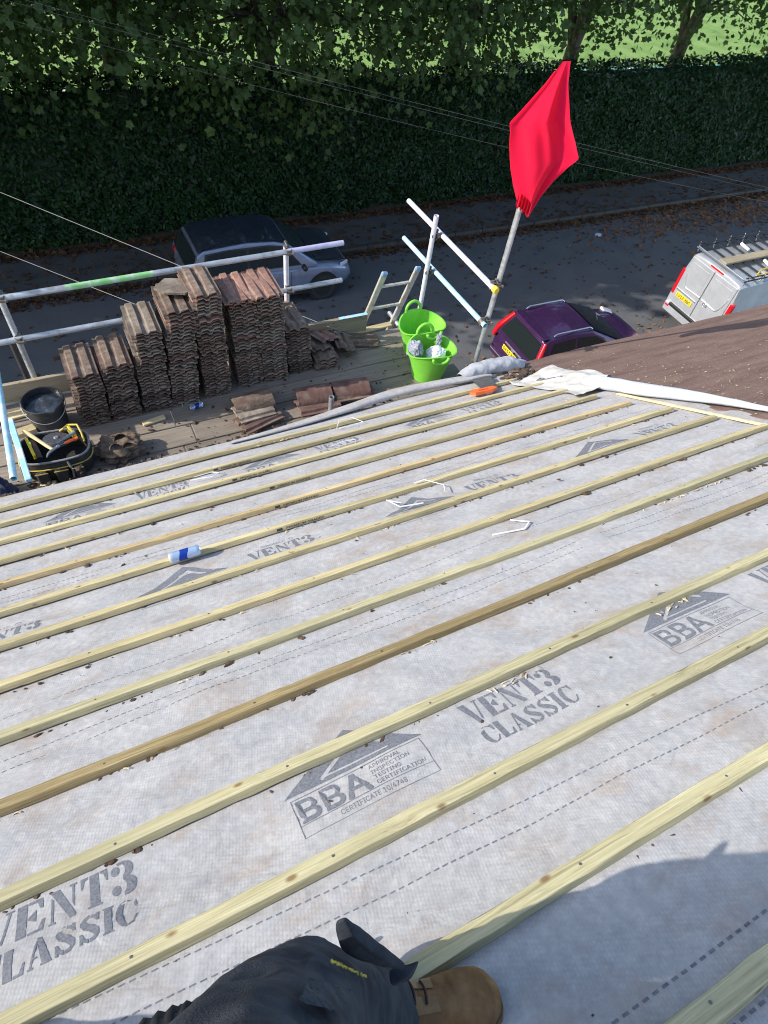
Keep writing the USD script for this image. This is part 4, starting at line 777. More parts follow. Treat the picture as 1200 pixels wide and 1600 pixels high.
def can(label, R, t, crush=0.0, L=.148, r0=.0265):
    c = thing('drink_can', label, 'can', matrix=G4(R, t)); prof = [(r0 - .004, -L / 2), (r0, -L / 2 + .006)] + [(r0 - .35 * crush * r0 * math.sin(math.pi * u) ** 2, -L / 2 + .006 + (L - .018) * u) for u in np.linspace(.05, .95, 12)] + [(r0, L / 2 - .012), (r0 - .005, L / 2 - .002), (r0 - .005, L / 2)]
    v, f = lathe(prof, 28, 'x'); 
    if crush: v[:, 1:] += crush * .012 * (np.stack([meshkit.noise(v * 45 + 3), meshkit.noise(v * 45 + 9)], 1) - .5); v[:, 2] *= 1 - .25 * crush
    part('wall', (v, f), CAN, c, smooth=40)
    for sg in (-1, 1):
        v, f = lathe([(0, -.002), (r0 - .008, -.003), (r0 - .0045, .001)], 24, 'x'); v[:, 0] = sg * (v[:, 0] + L / 2 - .001) ; part('end', (v, f if sg > 0 else f[:, ::-1]), CANEND, c, smooth=40)
cp = rw(.117, 2.842 + .005, .026 + .028)
can('slim blue and silver drinks can lying on the membrane against a batten', RR @ euler(0, 0, -.03), cp)
can('crushed blue drinks can on the boards in front of the tallest stack', euler(.3, .1, .25), (0.6909, 4.296, DZ + 0.03117), 1.0, .11, .03)
# hand saw on the eaves and white plastic strips
sw = thing('hand_saw', 'hand saw with orange handle lying over the lowest battens', 'saw', matrix=G4(RR, rw(0, 0, 0)))
bl = Polygon([(2.80, 4.28), (2.90, 4.27), (2.98, 4.36), (3.16, 4.70), (3.02, 4.76), (2.94, 4.66)])
m = trimesh.creation.extrude_polygon(bl, .0016, engine='earcut'); v = m.vertices.copy(); v[:, 2] += .045; part('blade', (v, m.faces), M('saw_blade_steel', [(.08, .08, .08), (.16, .155, .15)], (20, 20, 20), rough=.45, metallic=.5), sw)
hd = Polygon([(2.68, 4.30), (2.74, 4.36), (2.84, 4.33), (2.92, 4.33), (2.93, 4.26), (2.86, 4.225), (2.78, 4.235), (2.70, 4.24)]).difference(affinity.rotate(sbox(2.76, 4.265, 2.86, 4.30), -8))
hd = hd.buffer(-.006).buffer(.006); m = trimesh.creation.extrude_polygon(hd, .024, engine='earcut'); v = m.vertices.copy(); v[:, 2] += .034; part('handle', (v, m.faces), '/World/Looks/tool_orange', sw, smooth=30)
WPL = P('white_strip_plastic', (.74, .74, .72), .4)
def strip(label, pts, w=.0038):
    p = np.array(pts, float); p = p.copy(); p[:, 2] += .004; v = np.vstack([p + [0, -w, 0], p + [0, w, 0], p + [0, w, .004], p + [0, -w, .004]]); n = len(p); f = []
    for i in range(n - 1):
        for k in range(4): f.append([k * n + i, k * n + i + 1, ((k + 1) % 4) * n + i + 1, ((k + 1) % 4) * n + i])
    f += [[0, n, 2 * n, 3 * n], [n - 1, 4 * n - 1, 3 * n - 1, 2 * n - 1]]; single('plastic_strip', (v, f), WPL, label, 'plastic strip', matrix=ROOF)
strip('bent white plastic strip over the pine batten by the middle gable print', [(1.235, 2.74, .018), (1.18, 2.80, .03), (1.21, 2.70, .016), (1.33, 2.665, .014)])
strip('white plastic strip with hooked end hanging from the batten by the gable print', [(1.40, 2.885, .04), (1.46, 2.88, .045), (1.53, 2.79, .022), (1.50, 2.73, .018)])
strip('white plastic strip bent like an arrowhead, below the middle of the roof', [(1.40, 2.135, .012), (1.545, 2.085, .016), (1.60, 2.125, .02), (1.545, 2.195, .02)])
strip('white plastic loop above a stencilled print near the eaves', [(.33, 4.02, .018), (.47, 3.985, .018), (.52, 4.02, .022), (.48, 4.07, .02), (.36, 4.06, .02)], .003)
strip('white plastic loop beside the eaves roll', [(1.50, 4.345, .018), (1.56, 4.43, .05), (1.67, 4.42, .05), (1.72, 4.33, .02), (1.52, 4.335, .016)], .003)
strip('white plastic sliver beside the printed letters near the fourth batten', [(1.32, 3.97, .014), (1.42, 3.99, .02), (1.50, 3.98, .016)], .0035)
lf = Polygon([(-.012, 0), (-.004, .006), (.008, .005), (.014, -.001), (.006, -.005), (-.006, -.005)]); m = trimesh.creation.extrude_polygon(lf, .003, engine='earcut'); v = m.vertices.copy()
single('wood_chip', (v + [.155, .80, .012], m.faces), W_OFFCUT, 'small pale wood chip on the membrane above the boot', 'wood chip', matrix=ROOF)
# twigs of debris at the end of the first batten
single('broken_mortar', chips([(r.normal(3.36, .07), r.normal(4.50, .06), .03 + abs(r.normal(0, .02))) for _ in range(46)], .022, 77), DIRT, 'dark broken mortar and splinters at the eaves corner', 'rubble', kind='stuff', matrix=ROOF)
# ------------------------------------------------------------------ red cloth on the tall pole
RED = usdkit.material(stage, '/World/Looks/red_cloth', {'tc': ('texture_coordinate', {}), 'm': ('mapping', {'scale': (160, 160, 160)}), 'n': ('noise_texture', {'scale': 1., 'detail': 2}), 'bu': ('bump', {'strength': .3, 'distance': .002}), 'p': ('principled_bsdf', {'base_color': (.80, .006, .05), 'roughness': .8, 'sheen_weight': .15, 'specular_ior_level': .2}), 't': ('translucent_bsdf', {'color': (.95, .008, .07)}), 'mx': ('mix_closure', {'fac': .5})}, [('tc.object', 'm.vector'), ('m.vector', 'n.vector'), ('n.fac', 'bu.height'), ('bu.normal', 'p.normal'), ('p.BSDF', 'mx.closure1'), ('t.BSDF', 'mx.closure2')], surface='mx.closure')
L_ = [(7.39, 3.500), (7.25, 3.40), (7.10, 3.26), (7.018, 3.179), (6.95, 3.205), (6.87, 3.225), (6.70, 3.29), (6.55, 3.37), (6.44, 3.44), (6.36, 3.53), (6.275, 3.605)]
R_ = [(7.39, 3.568), (7.25, 3.61), (7.10, 3.69), (7.019, 3.735), (6.95, 3.79), (6.877, 3.85), (6.74, 3.95), (6.66, 3.86), (6.55, 3.765), (6.42, 3.68), (6.275, 3.625)]
KF = 3.825 / 4.0; L_ = [(CAM_Z + (z - CAM_Z) * KF, x * KF) for z, x in L_]; R_ = [(CAM_Z + (z - CAM_Z) * KF, x * KF) for z, x in R_]
ua = np.linspace(0, 1, 70); lz = np.interp(ua, np.linspace(0, 1, 11), [q[0] for q in L_]); lx = np.interp(ua, np.linspace(0, 1, 11), [q[1] for q in L_]); rz_ = np.interp(ua, np.linspace(0, 1, 11), [q[0] for q in R_]); rx_ = np.interp(ua, np.linspace(0, 1, 11), [q[1] for q in R_])
va = np.linspace(0, 1, 50); Z = lz[:, None] + (rz_ - lz)[:, None] * va; X = lx[:, None] + (rx_ - lx)[:, None] * va
W = np.sin(np.pi * ua)[:, None]; fold = .035 * np.sin(va[None] * 9 + ua[:, None] * 2.5) * W + .02 * np.sin(va[None] * 17 - ua[:, None] * 5 + 1) * W * ua[:, None]; ridge_ = -.05 * np.exp(-((va[None] - .52 - .1 * np.sin(ua[:, None] * 4)) / .09) ** 2) * W
bell = .05 * np.clip((va - .6) / .4, 0, 1)[None] * np.clip((ua - .6) / .25, 0, 1)[:, None]
fl = thing('red_flag', 'bright red cloth hung on the top of the tall scaffold tube', 'flag')
FN = np.array([.656, .755]); PD = 3.33 * FN[0] + 3.80 * FN[1]
def to_plane(x, z, off=0.0):
    k = PD / (x * FN[0] + 3.825 * FN[1]); return np.stack([x * k + off * FN[0], 3.825 * k + off * FN[1], CAM_Z + (z - CAM_Z) * k], -1)
front = to_plane(X, Z, 1.25 * (fold + ridge_) + bell - .045 * W).reshape(-1, 3); part('cloth', (front, grid(70, 50)), RED, fl, smooth=True)
hem = to_plane(lx, lz)[3:]; part('hem', tube(hem, .006, 6), RED, fl, smooth=True)
g2 = np.linspace(0, 1, 20); bs = to_plane(3.44 * KF + .16 * g2[:, None] + .0 * g2[None], CAM_Z - (CAM_Z - 6.40) * KF + .11 * g2[None] - .10 * g2[:, None], -.03 + .03 * np.sin(g2 * 30)[:, None] + 0 * g2[None]); part('gathered_cuff', (bs.reshape(-1, 3), grid(20, 20)), RED, fl, smooth=True, label='gathered ribbed edge at the bottom of the cloth')

# ------------------------------------------------------------------ parked vehicles
GLASS = usdkit.material(stage, '/World/Looks/car_glass', {'p': ('principled_bsdf', {'base_color': (.012, .016, .017), 'roughness': .04, 'specular_ior_level': .5})}, [], surface='p.BSDF')
TYRE = P('tyre_rubber', (.018, .018, .019), .8); RIM = P('wheel_rim', (.10, .10, .11), .35, .6); RIMB = P('wheel_rim_silver', (.4, .4, .42), .35, .8)
BLACKP = P('black_trim', (.014, .014, .015), .45); CHROME = P('bright_trim', (.72, .74, .77), .2, .9); REDL = P('red_lamp', (.55, .008, .015), .12, coat=.6); LAMP = P('clear_lamp', (.55, .57, .6), .08, coat=.8)
PLATE_Y = P('yellow_plate', (.80, .55, .02), .4); PLATE_T = P('plate_characters', (.015, .015, .015), .5)
def paint(name, c, metallic=.55, rough=.3): return M(name, [tuple(.94 * x for x in c), tuple(1.05 * x for x in c)], (3, 3, 3), rough=rough, metallic=metallic, coat=.9, spots=[(2.2, .55, .75, tuple(.75 * x + .01 for x in c), .25)], rough_noise=.05)
def lower_body(st, W):
    """st: (x, half width factor, z low, z shoulder, z top)"""
    xs = np.linspace(st[0][0], st[-1][0], 64); a = np.array(st, float); from_ = [np.interp(xs, a[:, 0], a[:, k]) for k in range(1, 5)]
    ker = np.array([.25, .5, .25]); sm = lambda q: np.r_[q[0], np.convolve(q, ker, 'valid'), q[-1]]
    wf, zl, zs, zt = [sm(sm(q)) for q in from_]; v = []
    for i in range(64):
        w = W * wf[i]; half = [(0, zl[i]), (.84 * w, zl[i]), (.965 * w, zl[i] + .06), (w, zl[i] + .22), (w * 1.0, zs[i] - .16), (.985 * w, zs[i] - .05), (.945 * w, zs[i]), (.80 * w, zs[i] + .75 * (zt[i] - zs[i])), (.45 * w, zt[i]), (0, zt[i] + .008)]
        v += [(xs[i], y, z) for y, z in half] + [(xs[i], -y, z) for y, z in half[-2:0:-1]]
    m = 18; i, j = np.meshgrid(np.arange(63), np.arange(m), indexing='ij'); q = np.stack([i * m + j, (i + 1) * m + j, (i + 1) * m + (j + 1) % m, i * m + (j + 1) % m], -1).reshape(-1, 4); f = [*q[:, [0, 1, 2]], *q[:, [0, 2, 3]]]
    for o, s in ((0, 1), (63 * m, -1)): f += [[o, o + k, o + k + 1][::s] for k in range(1, m - 1)]
    return np.array(v), np.array(f)[:, ::-1]
class Cabin:
    """greenhouse: width narrows from belt to roof, profile is a polyline x -> z over the belt"""
    def __init__(s, prof, wb, wt, zb, zr): s.p = np.array(prof, float); s.wb, s.wt, s.zb, s.zr = wb, wt, zb, zr
    def w(s, z): return s.wb + (s.wt - s.wb) * np.clip((np.asarray(z) - s.zb) / (s.zr - s.zb), 0, 1.1)
    def z(s, x): return np.interp(x, s.p[:, 0], s.p[:, 1])
    def shell(s):
        xs = np.unique(np.r_[np.linspace(s.p[0, 0], s.p[-1, 0], 60), s.p[:, 0]]); v = []; n = len(xs)
        for x in xs:
            zt = max(s.z(x), s.zb + .001); sh = min(.05, (zt - s.zb) * .4)
            half = [(0, s.zb - .05), (s.wb, s.zb - .05), (s.w(s.zb), s.zb), (s.w(zt - sh), zt - sh), (s.w(zt) - sh * .55, zt - sh * .22), (s.w(zt) * .72, zt + .008), (0, zt + .018)]
            v += [(x, y, z) for y, z in half] + [(x, -y, z) for y, z in half[-2:0:-1]]
        m = 12; i, j = np.meshgrid(np.arange(n - 1), np.arange(m), indexing='ij'); q = np.stack([i * m + j, (i + 1) * m + j, (i + 1) * m + (j + 1) % m, i * m + (j + 1) % m], -1).reshape(-1, 4); f = [*q[:, [0, 1, 2]], *q[:, [0, 2, 3]]]
        for o, sg in ((0, 1), ((n - 1) * m, -1)): f += [[o, o + k, o + k + 1][::sg] for k in range(1, m - 1)]
        return np.array(v), np.array(f)[:, ::-1]
    def side(s, poly, sg, off=.006, th=.004):
        p = Polygon(poly); v, f = trimesh.creation.triangulate_polygon(p, engine='earcut'); v3, f = trimesh.remesh.subdivide_to_size(np.c_[v, np.zeros(len(v))], f, .12)
        y = sg * (s.w(v3[:, 1]) + off); out = np.stack([v3[:, 0], y, v3[:, 1]], 1); return out, (f if sg < 0 else f[:, ::-1])
    def across(s, x0, x1, k0, k1, off=.012, inset=.07, n=14, crown=.02):
        """pane that follows the profile between x0 and x1 across the car"""
        xs = np.linspace(x0, x1, 10); v = []
        dx, dz = x1 - x0, s.z(x1) - s.z(x0); L = math.hypot(dx, dz); nx, nz = -dz / L, dx / L
        for x in xs:
            z = s.z(x); w = s.w(z) - inset
            for u in np.linspace(-1, 1, n): v.append((x + nx * (off + crown * (1 - u * u)), u * w, z + nz * (off + crown * (1 - u * u))))
        return np.array(v), grid(10, n)
def wheel(car, x, y, r, sg, rim=RIM):
    base = str(car.GetPath()); w = UsdGeom.Xform.Define(stage, base + '/' + numbered(base, 'wheel')).GetPrim(); T = np.array([x, y, r])
    v, f = lathe([(r * .62, -.10), (r * .93, -.105), (r, -.085), (r, .085), (r * .93, .105), (r * .62, .10)], 36, 'y'); part('tyre', (v + T, f), TYRE, w, smooth=40)
    mb = MB(); v, f = lathe([(r * .64, .05), (r * .60, .094), (r * .52, .07), (r * .2, .05), (r * .16, .085), (0, .085)], 30, 'y'); v[:, 1] *= sg; mb.add(v + T, f if sg > 0 else f[:, ::-1])
    for k in range(5):
        a = k * 2 * math.pi / 5; v, f = bevel_box((r * .5, .03, r * .15), .006); R = euler(0, a, 0); mb.add((v + [r * .36, sg * .083, 0]) @ R.T + T, f)
    part('rim', mb, rim, w, smooth=35)
def arch(car, x, y, r, sg, mat=None):
    a = np.linspace(-.25, math.pi + .25, 22); v = [(x + rr * math.cos(q), y + sg * o, r + rr * math.sin(q)) for q in a for rr, o in ((r * 1.06, .0), (r * 1.24, .012), (r * 1.27, -.012))]
    f = [];
    for i in range(21):
        for k in range(2): f.append([i * 3 + k, i * 3 + k + 1, i * 3 + k + 4, i * 3 + k + 3])
    part('wheel_arch', (np.array(v), np.array(f)[:, ::sg]), mat or BLACKP, car)
    v, f = lathe([(0, 0), (r * 1.16, 0)], 30, 'y'); part('wheel_well', (v + [x, y + sg * .006, r * 1.0], f if sg > 0 else f[:, ::-1]), BLACKP, car)
def plate(car, x, y, z, text, tilt=0.0, w=.52):
    p = part('number_plate', (bevel_box((.012, w, .112), .003)[0] @ euler(0, tilt, 0).T + [x, y, z], bevel_box((.012, w, .112), .003)[1]), PLATE_Y, car)
    tv, tf = flat_text(text, 0, 0, .072, w * .88, True); c = np.stack([np.full(len(tv), -.0085), w * .44 - tv[:, 0], tv[:, 1] - .036], 1) @ euler(0, tilt, 0).T
    part('characters', (c + [x, y, z], tf), PLATE_T, p)
def car_thing(label, cat, x, y, sc_=(1, 1, 1)): return thing('parked_' + cat.split()[-1], label, cat, matrix=Gf.Matrix4d(sc_[0], 0, 0, 0, 0, sc_[1], 0, 0, 0, 0, sc_[2], 0, x, y, .002, 1))

# silver blue crossover with black roof, facing +x (local x from the rear bumper)
c = car_thing('silver blue crossover car with black roof parked by the far kerb', 'car', 2.25, 12.95, (.93, .98, .95))
SIL = paint('silver_blue_paint', (.24, .275, .36), .6, .3)
W = .885; body = lower_body([(0, .80, .42, .80, .86), (.06, .92, .34, .90, .97), (.45, .99, .26, .93, 1.0), (1.2, 1.0, .24, .93, 1.0), (2.6, 1.0, .24, .90, .98), (3.1, 1.0, .24, .88, .99), (3.6, .98, .25, .84, .94), (3.95, .90, .28, .72, .83), (4.12, .74, .34, .58, .66)], W)
part('body', body, SIL, c, smooth=38)
cb = Cabin([(.04, .99), (.26, 1.44), (.42, 1.52), (1.4, 1.57), (2.1, 1.53), (2.42, 1.45), (3.12, .985)], .83, .62, .96, 1.54)
part('cabin', cb.shell(), SIL, c, smooth=30)
part('roof_panel', cb.across(.40, 2.38, 0, 0, .013, .045, 16, .02) if False else (lambda xs: (np.array([(x, u * (cb.w(cb.z(x)) - .035), cb.z(x) + .024 + .012 * (1 - u * u)) for x in xs for u in np.linspace(-1, 1, 14)]), grid(len(xs), 14)))(np.linspace(.30, 2.42, 30)), P('black_roof_paint', (.012, .016, .024), .12, coat=.8), c, smooth=True, label='glossy black roof')
part('windscreen', cb.across(2.47, 3.08, 0, 0), GLASS, c, smooth=True); part('rear_window', cb.across(.06, .25, 0, 0), GLASS, c, smooth=True)
for sg in (-1, 1):
    part('window_surround', cb.side([(.30, 1.01), (2.72, .99), (2.34, 1.42), (1.95, 1.485), (.98, 1.495), (.44, 1.46)], sg, .003), BLACKP, c)
    for poly in ([(.34, 1.04), (1.36, 1.01), (1.40, 1.45), (.98, 1.47), (.50, 1.43)], [(1.43, 1.02), (2.66, 1.02), (2.30, 1.40), (1.95, 1.46), (1.47, 1.45)]): part('side_window', cb.side(poly, sg), GLASS, c)
    part('sill_trim', MB().box((.9, sg * (W - .02) - .018, .25), (3.1, sg * (W - .02) + .018, .38), .01), BLACKP, c)
    for x in (.80, 3.28): arch(c, x, sg * (W - .005), .335, sg); wheel(c, x, sg * (W - .10), .335, sg)
    part('headlight', (bevel_box((.30, .05, .10), .02)[0] @ euler(0, .1, -sg * .55).T + [3.90, sg * .70, .80], bevel_box((.30, .05, .10), .02)[1]), LAMP, c, smooth=30)
    part('door_mirror', (bevel_box((.12, .20, .13), .04)[0] + [2.72, sg * 1.0, 1.02], bevel_box((.12, .20, .13), .04)[1]), BLACKP, c, smooth=30)
    part('tail_light', (bevel_box((.10, .22, .10), .02)[0] + [.06, sg * .70, .90], bevel_box((.10, .22, .10), .02)[1]), REDL, c, smooth=30)
    for x in (1.40, 2.42): part('door_gap', MB().box((x, sg * (W + .001) - .002, .36), (x + .008, sg * (W + .001) + .002, .88)), BLACKP, c)
    for x in (1.25, 2.25): part('door_handle', MB().box((x - .09, sg * (W + .004) - .012, .80), (x + .09, sg * (W + .004) + .012, .825), .006), SIL, c)
part('bonnet', (lambda xs: (np.array([(x, u * (.74 - .10 * max(0, (x - 3.4)) ** 1.2), np.interp(x, [3.1, 3.6, 3.95], [1.0, .955, .855]) + .022 + .02 * (1 - u * u)) for x in xs for u in np.linspace(-1, 1, 12)]), grid(len(xs), 12)))(np.linspace(3.12, 3.92, 14)), P('dark_bonnet_paint', (.035, .042, .055), .15, .4, coat=.8), c, smooth=True)
plate(c, -.02, 0, .70, 'KN20 VBX')
# purple hatchback
c = car_thing('purple hatchback with silver roof bars parked below the roof edge', 'car', 7.90, 8.02, (.92, 1, 1))
PUR = paint('purple_paint', (.056, .020, .080), .5, .28)
W = .83; body = lower_body([(0, .80, .40, .66, .74), (.05, .93, .34, .80, .90), (.30, .99, .26, .90, .95), (1.0, 1.0, .24, .92, .97), (2.3, 1.0, .24, .90, .98), (2.75, 1.0, .24, .89, 1.0), (3.3, .97, .25, .84, .93), (3.68, .88, .28, .70, .80), (3.86, .70, .34, .54, .62)], W)
part('body', body, PUR, c, smooth=38)
cb = Cabin([(.06, .95), (.30, 1.40), (.42, 1.46), (1.1, 1.50), (1.65, 1.46), (2.85, .98)], .775, .56, .93, 1.48)
part('cabin', cb.shell(), PUR, c, smooth=30); part('windscreen', cb.across(1.74, 2.80, 0, 0), GLASS, c, smooth=True); part('rear_window', cb.across(.085, .275, 0, 0, inset=.13), GLASS, c, smooth=True)
part('spoiler', MB().box((.24, -.52, 1.455), (.44, .52, 1.485), .012), PUR, c, smooth=30)
for sg in (-1, 1):
    for poly in ([(.38, 1.00), (1.12, .99), (1.14, 1.40), (.52, 1.38)], [(1.19, .99), (2.42, .99), (1.72, 1.36), (1.21, 1.40)]): part('side_window', cb.side(poly, sg), GLASS, c)
    tl = np.array([(bx + .005, sg * (cb.w(z) - .035) , z) for z, bx in ((.80, .02), (1.0, .08), (1.2, .19), (1.40, .30))]); mb = MB(); mb.add(*tube(tl, [.05, .065, .06, .045], 10)); part('tail_light', mb, REDL, c, smooth=40)
    part('roof_bar', tube([(.55, sg * .50, 1.49), (.62, sg * .50, 1.535), (1.55, sg * .50, 1.53), (1.64, sg * .50, 1.475)], .017, 8), CHROME, c, smooth=True)
    for x in (.68, 3.02): arch(c, x, sg * (W - .005), .30, sg, PUR); wheel(c, x, sg * (W - .10), .30, sg, RIMB)
    part('door_mirror', (bevel_box((.11, .18, .12), .04)[0] + [2.22, sg * .94, 1.03], bevel_box((.11, .18, .12), .04)[1]), PUR, c, smooth=30)
    part('headlight', (bevel_box((.34, .20, .08), .035)[0] @ euler(0, .28, -sg * .35).T + [3.34, sg * .60, .875], bevel_box((.34, .20, .08), .035)[1]), LAMP, c, smooth=30)
    part('sill_trim', MB().box((.9, sg * (W - .02) - .014, .25), (2.8, sg * (W - .02) + .014, .33), .008), BLACKP, c)
part('rear_bumper', MB().box((-.035, -.72, .42), (.10, .72, .58), .03), PUR, c, smooth=30); part('bumper_strip', MB().box((-.046, -.66, .53), (-.030, .66, .55), .004), CHROME, c)
part('tailgate_trim', MB().box((.015, -.30, .885), (.045, .30, .92), .006) , CHROME, c); part('wiper', tube([(.09, .02, 1.03), (.10, -.28, 1.05)], .008, 6), BLACKP, c)
part('wiper', tube([(2.80, .45, 1.03), (2.40, .05, 1.20)], .009, 6), CHROME, c); part('badge', lathe([(0, -.012), (.045, -.012), (.05, 0)], 20, 'x')[0] is None or (lathe([(.05, -.0), (.045, -.012), (0, -.012)], 20, 'x')[0] + [.012, 0, .87], lathe([(.05, -.0), (.045, -.012), (0, -.012)], 20, 'x')[1]), CHROME, c)
plate(c, -.005, .17 - .12, .79, 'DX53 AEJ', .1)
# silver van with roof rack
c = car_thing('silver van with loaded roof rack parked beyond the purple car', 'van', 13.36, 8.08)
VAN = paint('van_silver_paint', (.50, .52, .55), .45, .34)
W = .86
def van_shell():
    prof = [(0, .78, .34, 1.02), (.0, 0, 0, 0)]
    xs = [0, .02, .06, .2, 1.0, 2.6, 3.3, 3.6, 4.05, 4.40, 4.52]; zt = [1.82, 1.87, 1.895, 1.91, 1.92, 1.90, 1.84, 1.55, 1.12, .92, .70]; wf = [.955, .985, .995, 1, 1, 1, .99, .98, .96, .88, .76]; v = []
    for x, z, k in zip(xs, zt, wf):
        w = W * k; wr = w - .13 * min(1, (z - .6) / 1.3); zl = .30 if x > .05 else .36
        half = [(0, zl), (.88 * w, zl), (w * .985, zl + .08), (w, min(.62, z - .1)), (w * .995, min(1.02, z - .06)), (w * .985 - (w - wr) * .25, min(1.30, z - .05)), (wr + .02, z - .075), (wr - .05, z - .015), (wr * .6, z + .008), (0, z + .014)]
        v += [(x, y, zz) for y, zz in half] + [(x, -y, zz) for y, zz in half[-2:0:-1]]
    m = 18; n = len(xs); i, j = np.meshgrid(np.arange(n - 1), np.arange(m), indexing='ij'); q = np.stack([i * m + j, (i + 1) * m + j, (i + 1) * m + (j + 1) % m, i * m + (j + 1) % m], -1).reshape(-1, 4); f = [*q[:, [0, 1, 2]], *q[:, [0, 2, 3]]]
    for o, s in ((0, 1), ((n - 1) * m, -1)): f += [[o, o + k, o + k + 1][::s] for k in range(1, m - 1)]
    return np.array(v), np.array(f)[:, ::-1]
part('body', van_shell(), VAN, c, smooth=32)
for sg in (-1, 1):
    d = part('rear_door', MB().box((-.022, .008 if sg > 0 else -.72, .62), (.0, .72 if sg > 0 else -.008, 1.80), .012), VAN, c, smooth=30)
    # curved swage across the door
    yy = np.linspace(.02, .66, 16); part('swage', tube([(-.024 - .004 * 0, sg * a, 1.12 - .04 * (a / .66) ** 2 + .42 * np.clip((a - .46) / .2, 0, 1) ** 2.2) for a in yy], .020, 8), VAN, d, smooth=True)
    part('window_panel', MB().box((-.027, sg * .36 - .27, 1.20), (-.015, sg * .36 + .27, 1.70), .005), VAN, d, smooth=30)
    part('tail_light', MB().box((-.012, sg * .79 - .05, .78), (.10, sg * .79 + .05, 1.45), .02), REDL, c, smooth=30)
    part('reflector', MB().box((-.10, sg * .70 - .06, .50), (-.088, sg * .70 + .06, .545), .004), REDL, c)
    for x in (.85, 3.75): arch(c, x, sg * (W - .005), .31, sg); wheel(c, x, sg * (W - .10), .31, sg, RIMB)
    part('side_moulding', MB().box((1.2, sg * (W + .004) - .012, .56), (3.2, sg * (W + .004) + .012, .64), .006), BLACKP, c)
    part('door_mirror', (bevel_box((.12, .2, .24), .04)[0] + [3.45, sg * 1.0, 1.15], bevel_box((.12, .2, .24), .04)[1]), BLACKP, c, smooth=30)
    p_ = Polygon([(2.75, 1.12), (3.85, 1.10), (3.45, 1.60), (2.8, 1.66)]); tv, tf = trimesh.creation.triangulate_polygon(p_, engine='earcut'); part('side_window', (np.stack([tv[:, 0], sg * (W + .012 - .13 * np.clip((tv[:, 1] - 1.0) / .9, 0, 1) ** 1), tv[:, 1]], 1), tf if sg < 0 else tf[:, ::-1]), GLASS, c)
part('rear_bumper', MB().box((-.09, -.80, .36), (.05, .80, .60), .03), VAN, c, smooth=30); part('bumper_step', MB().box((-.094, -.66, .545), (-.02, .66, .606), .004), BLACKP, c)
part('door_gap', MB().box((-.0235, -.005, .62), (-.0215, .005, 1.80)), BLACKP, c); part('plate_rail', MB().box((-.05, .06, .955), (-.018, .70, .99), .008), CHROME, c, smooth=30)
part('brake_light', MB().box((-.012, -.20, 1.845), (.01, .20, 1.875), .004), REDL, c)
tr = MB(); a = np.linspace(0, 2 * math.pi, 25); tr.add(*tube([(-.036, -.20 + .062 * math.cos(q), 1.06 + .042 * math.sin(q)) for q in a], .006, 6, False)).add(*tube([(-.036, -.20 + .024 * math.cos(q), 1.06 + .042 * math.sin(q)) for q in a], .005, 6, False)).add(*tube([(-.036, -.20 + .046 * math.cos(q), 1.078 + .016 * math.sin(q)) for q in a], .005, 6, False)); part('badge', tr, CHROME, c, smooth=True)
plate(c, -.032, .38, .86, 'LV13 XBC')
p_ = part('windscreen', (np.array([(x + .012, u * w, z + .012) for x, z, w in ((3.36, 1.78, .66), (3.62, 1.53, .70), (3.98, 1.18, .74)) for u in np.linspace(-1, 1, 8)]), grid(3, 8)), GLASS, c, smooth=True)
rk = thing('roof_rack', 'black and silver roof rack on the silver van', 'roof rack', (13.36, 8.08, 0))
for sg in (-1, 1):
    part('side_rail', tube([(-.03, sg * .76, 2.02), (3.1, sg * .76, 2.02)], .016, 8), BLACKP, rk, smooth=True); part('side_rail', tube([(-.03, sg * .76, 2.10), (3.1, sg * .76, 2.10)], .014, 8), BLACKP, rk, smooth=True)
    for x in np.arange(.05, 3.1, .5): part('stanchion', tube([(x, sg * .73, 1.905), (x, sg * .76, 2.02), (x, sg * .775, 2.13)], .011, 6), CHROME, rk, smooth=True)
for k, x in enumerate(np.arange(-.02, 3.1, .33)): part('cross_bar', MB().box((x - .022, -.75, 2.005), (x + .022, .75, 2.035), .006), CHROME if k == 0 else BLACKP, rk)
part('load_roller', tube([(-.05, -.72, 2.06), (-.05, .70, 2.06)], .018, 10), CHROME, rk, smooth=True)
single('plank', MB().box((.02, -.115, 2.04), (3.4, .105, 2.085), .004), W_TOE, 'long brown plank lying along the van\'s roof rack', 'plank', loc=(13.36, 8.08, 0))
for k, (x, lab) in enumerate(((1.05, 'first of the white tubes across the near side of the rack'), (1.25, 'second of the white tubes across the near side of the rack'), (1.44, 'third of the white tubes across the near side of the rack'), (1.66, 'fourth of the white tubes across the near side of the rack'), (1.85, 'fifth of the white tubes across the near side of the rack'))):
    single('white_tube', tube([(x, -.62, 2.075), (x + .06, -.26, 2.085)], .036, 10), WPL, lab, 'tube', smooth=40, loc=(13.36, 8.08, 0))
single('white_tube', tube([(1.12, .22, 2.07), (1.16, .50, 2.07)], .035, 10), WPL, 'white tube lying across the far side of the rack beyond the plank', 'tube', smooth=40, loc=(13.36, 8.08, 0))
single('ladder_clamp', MB().tube([(.45, -.66, 2.06), (.62, -.60, 2.12), (.85, -.58, 2.12), (.95, -.66, 2.08), (.6, -.70, 2.06), (.42, -.67, 2.06)], .02, 8), YTRIM, 'yellow strap clamp on the near corner of the roof rack', 'strap', smooth=40, loc=(13.36, 8.08, 0))
single('crumpled_wrapper', crumple(3, (.12, .08, .04), 31), P('pale_blue_wrapper', (.45, .52, .62), .5), 'pale blue wrapper lying on the empty road', 'litter', smooth=50, loc=(14.5, 12.85, .03))

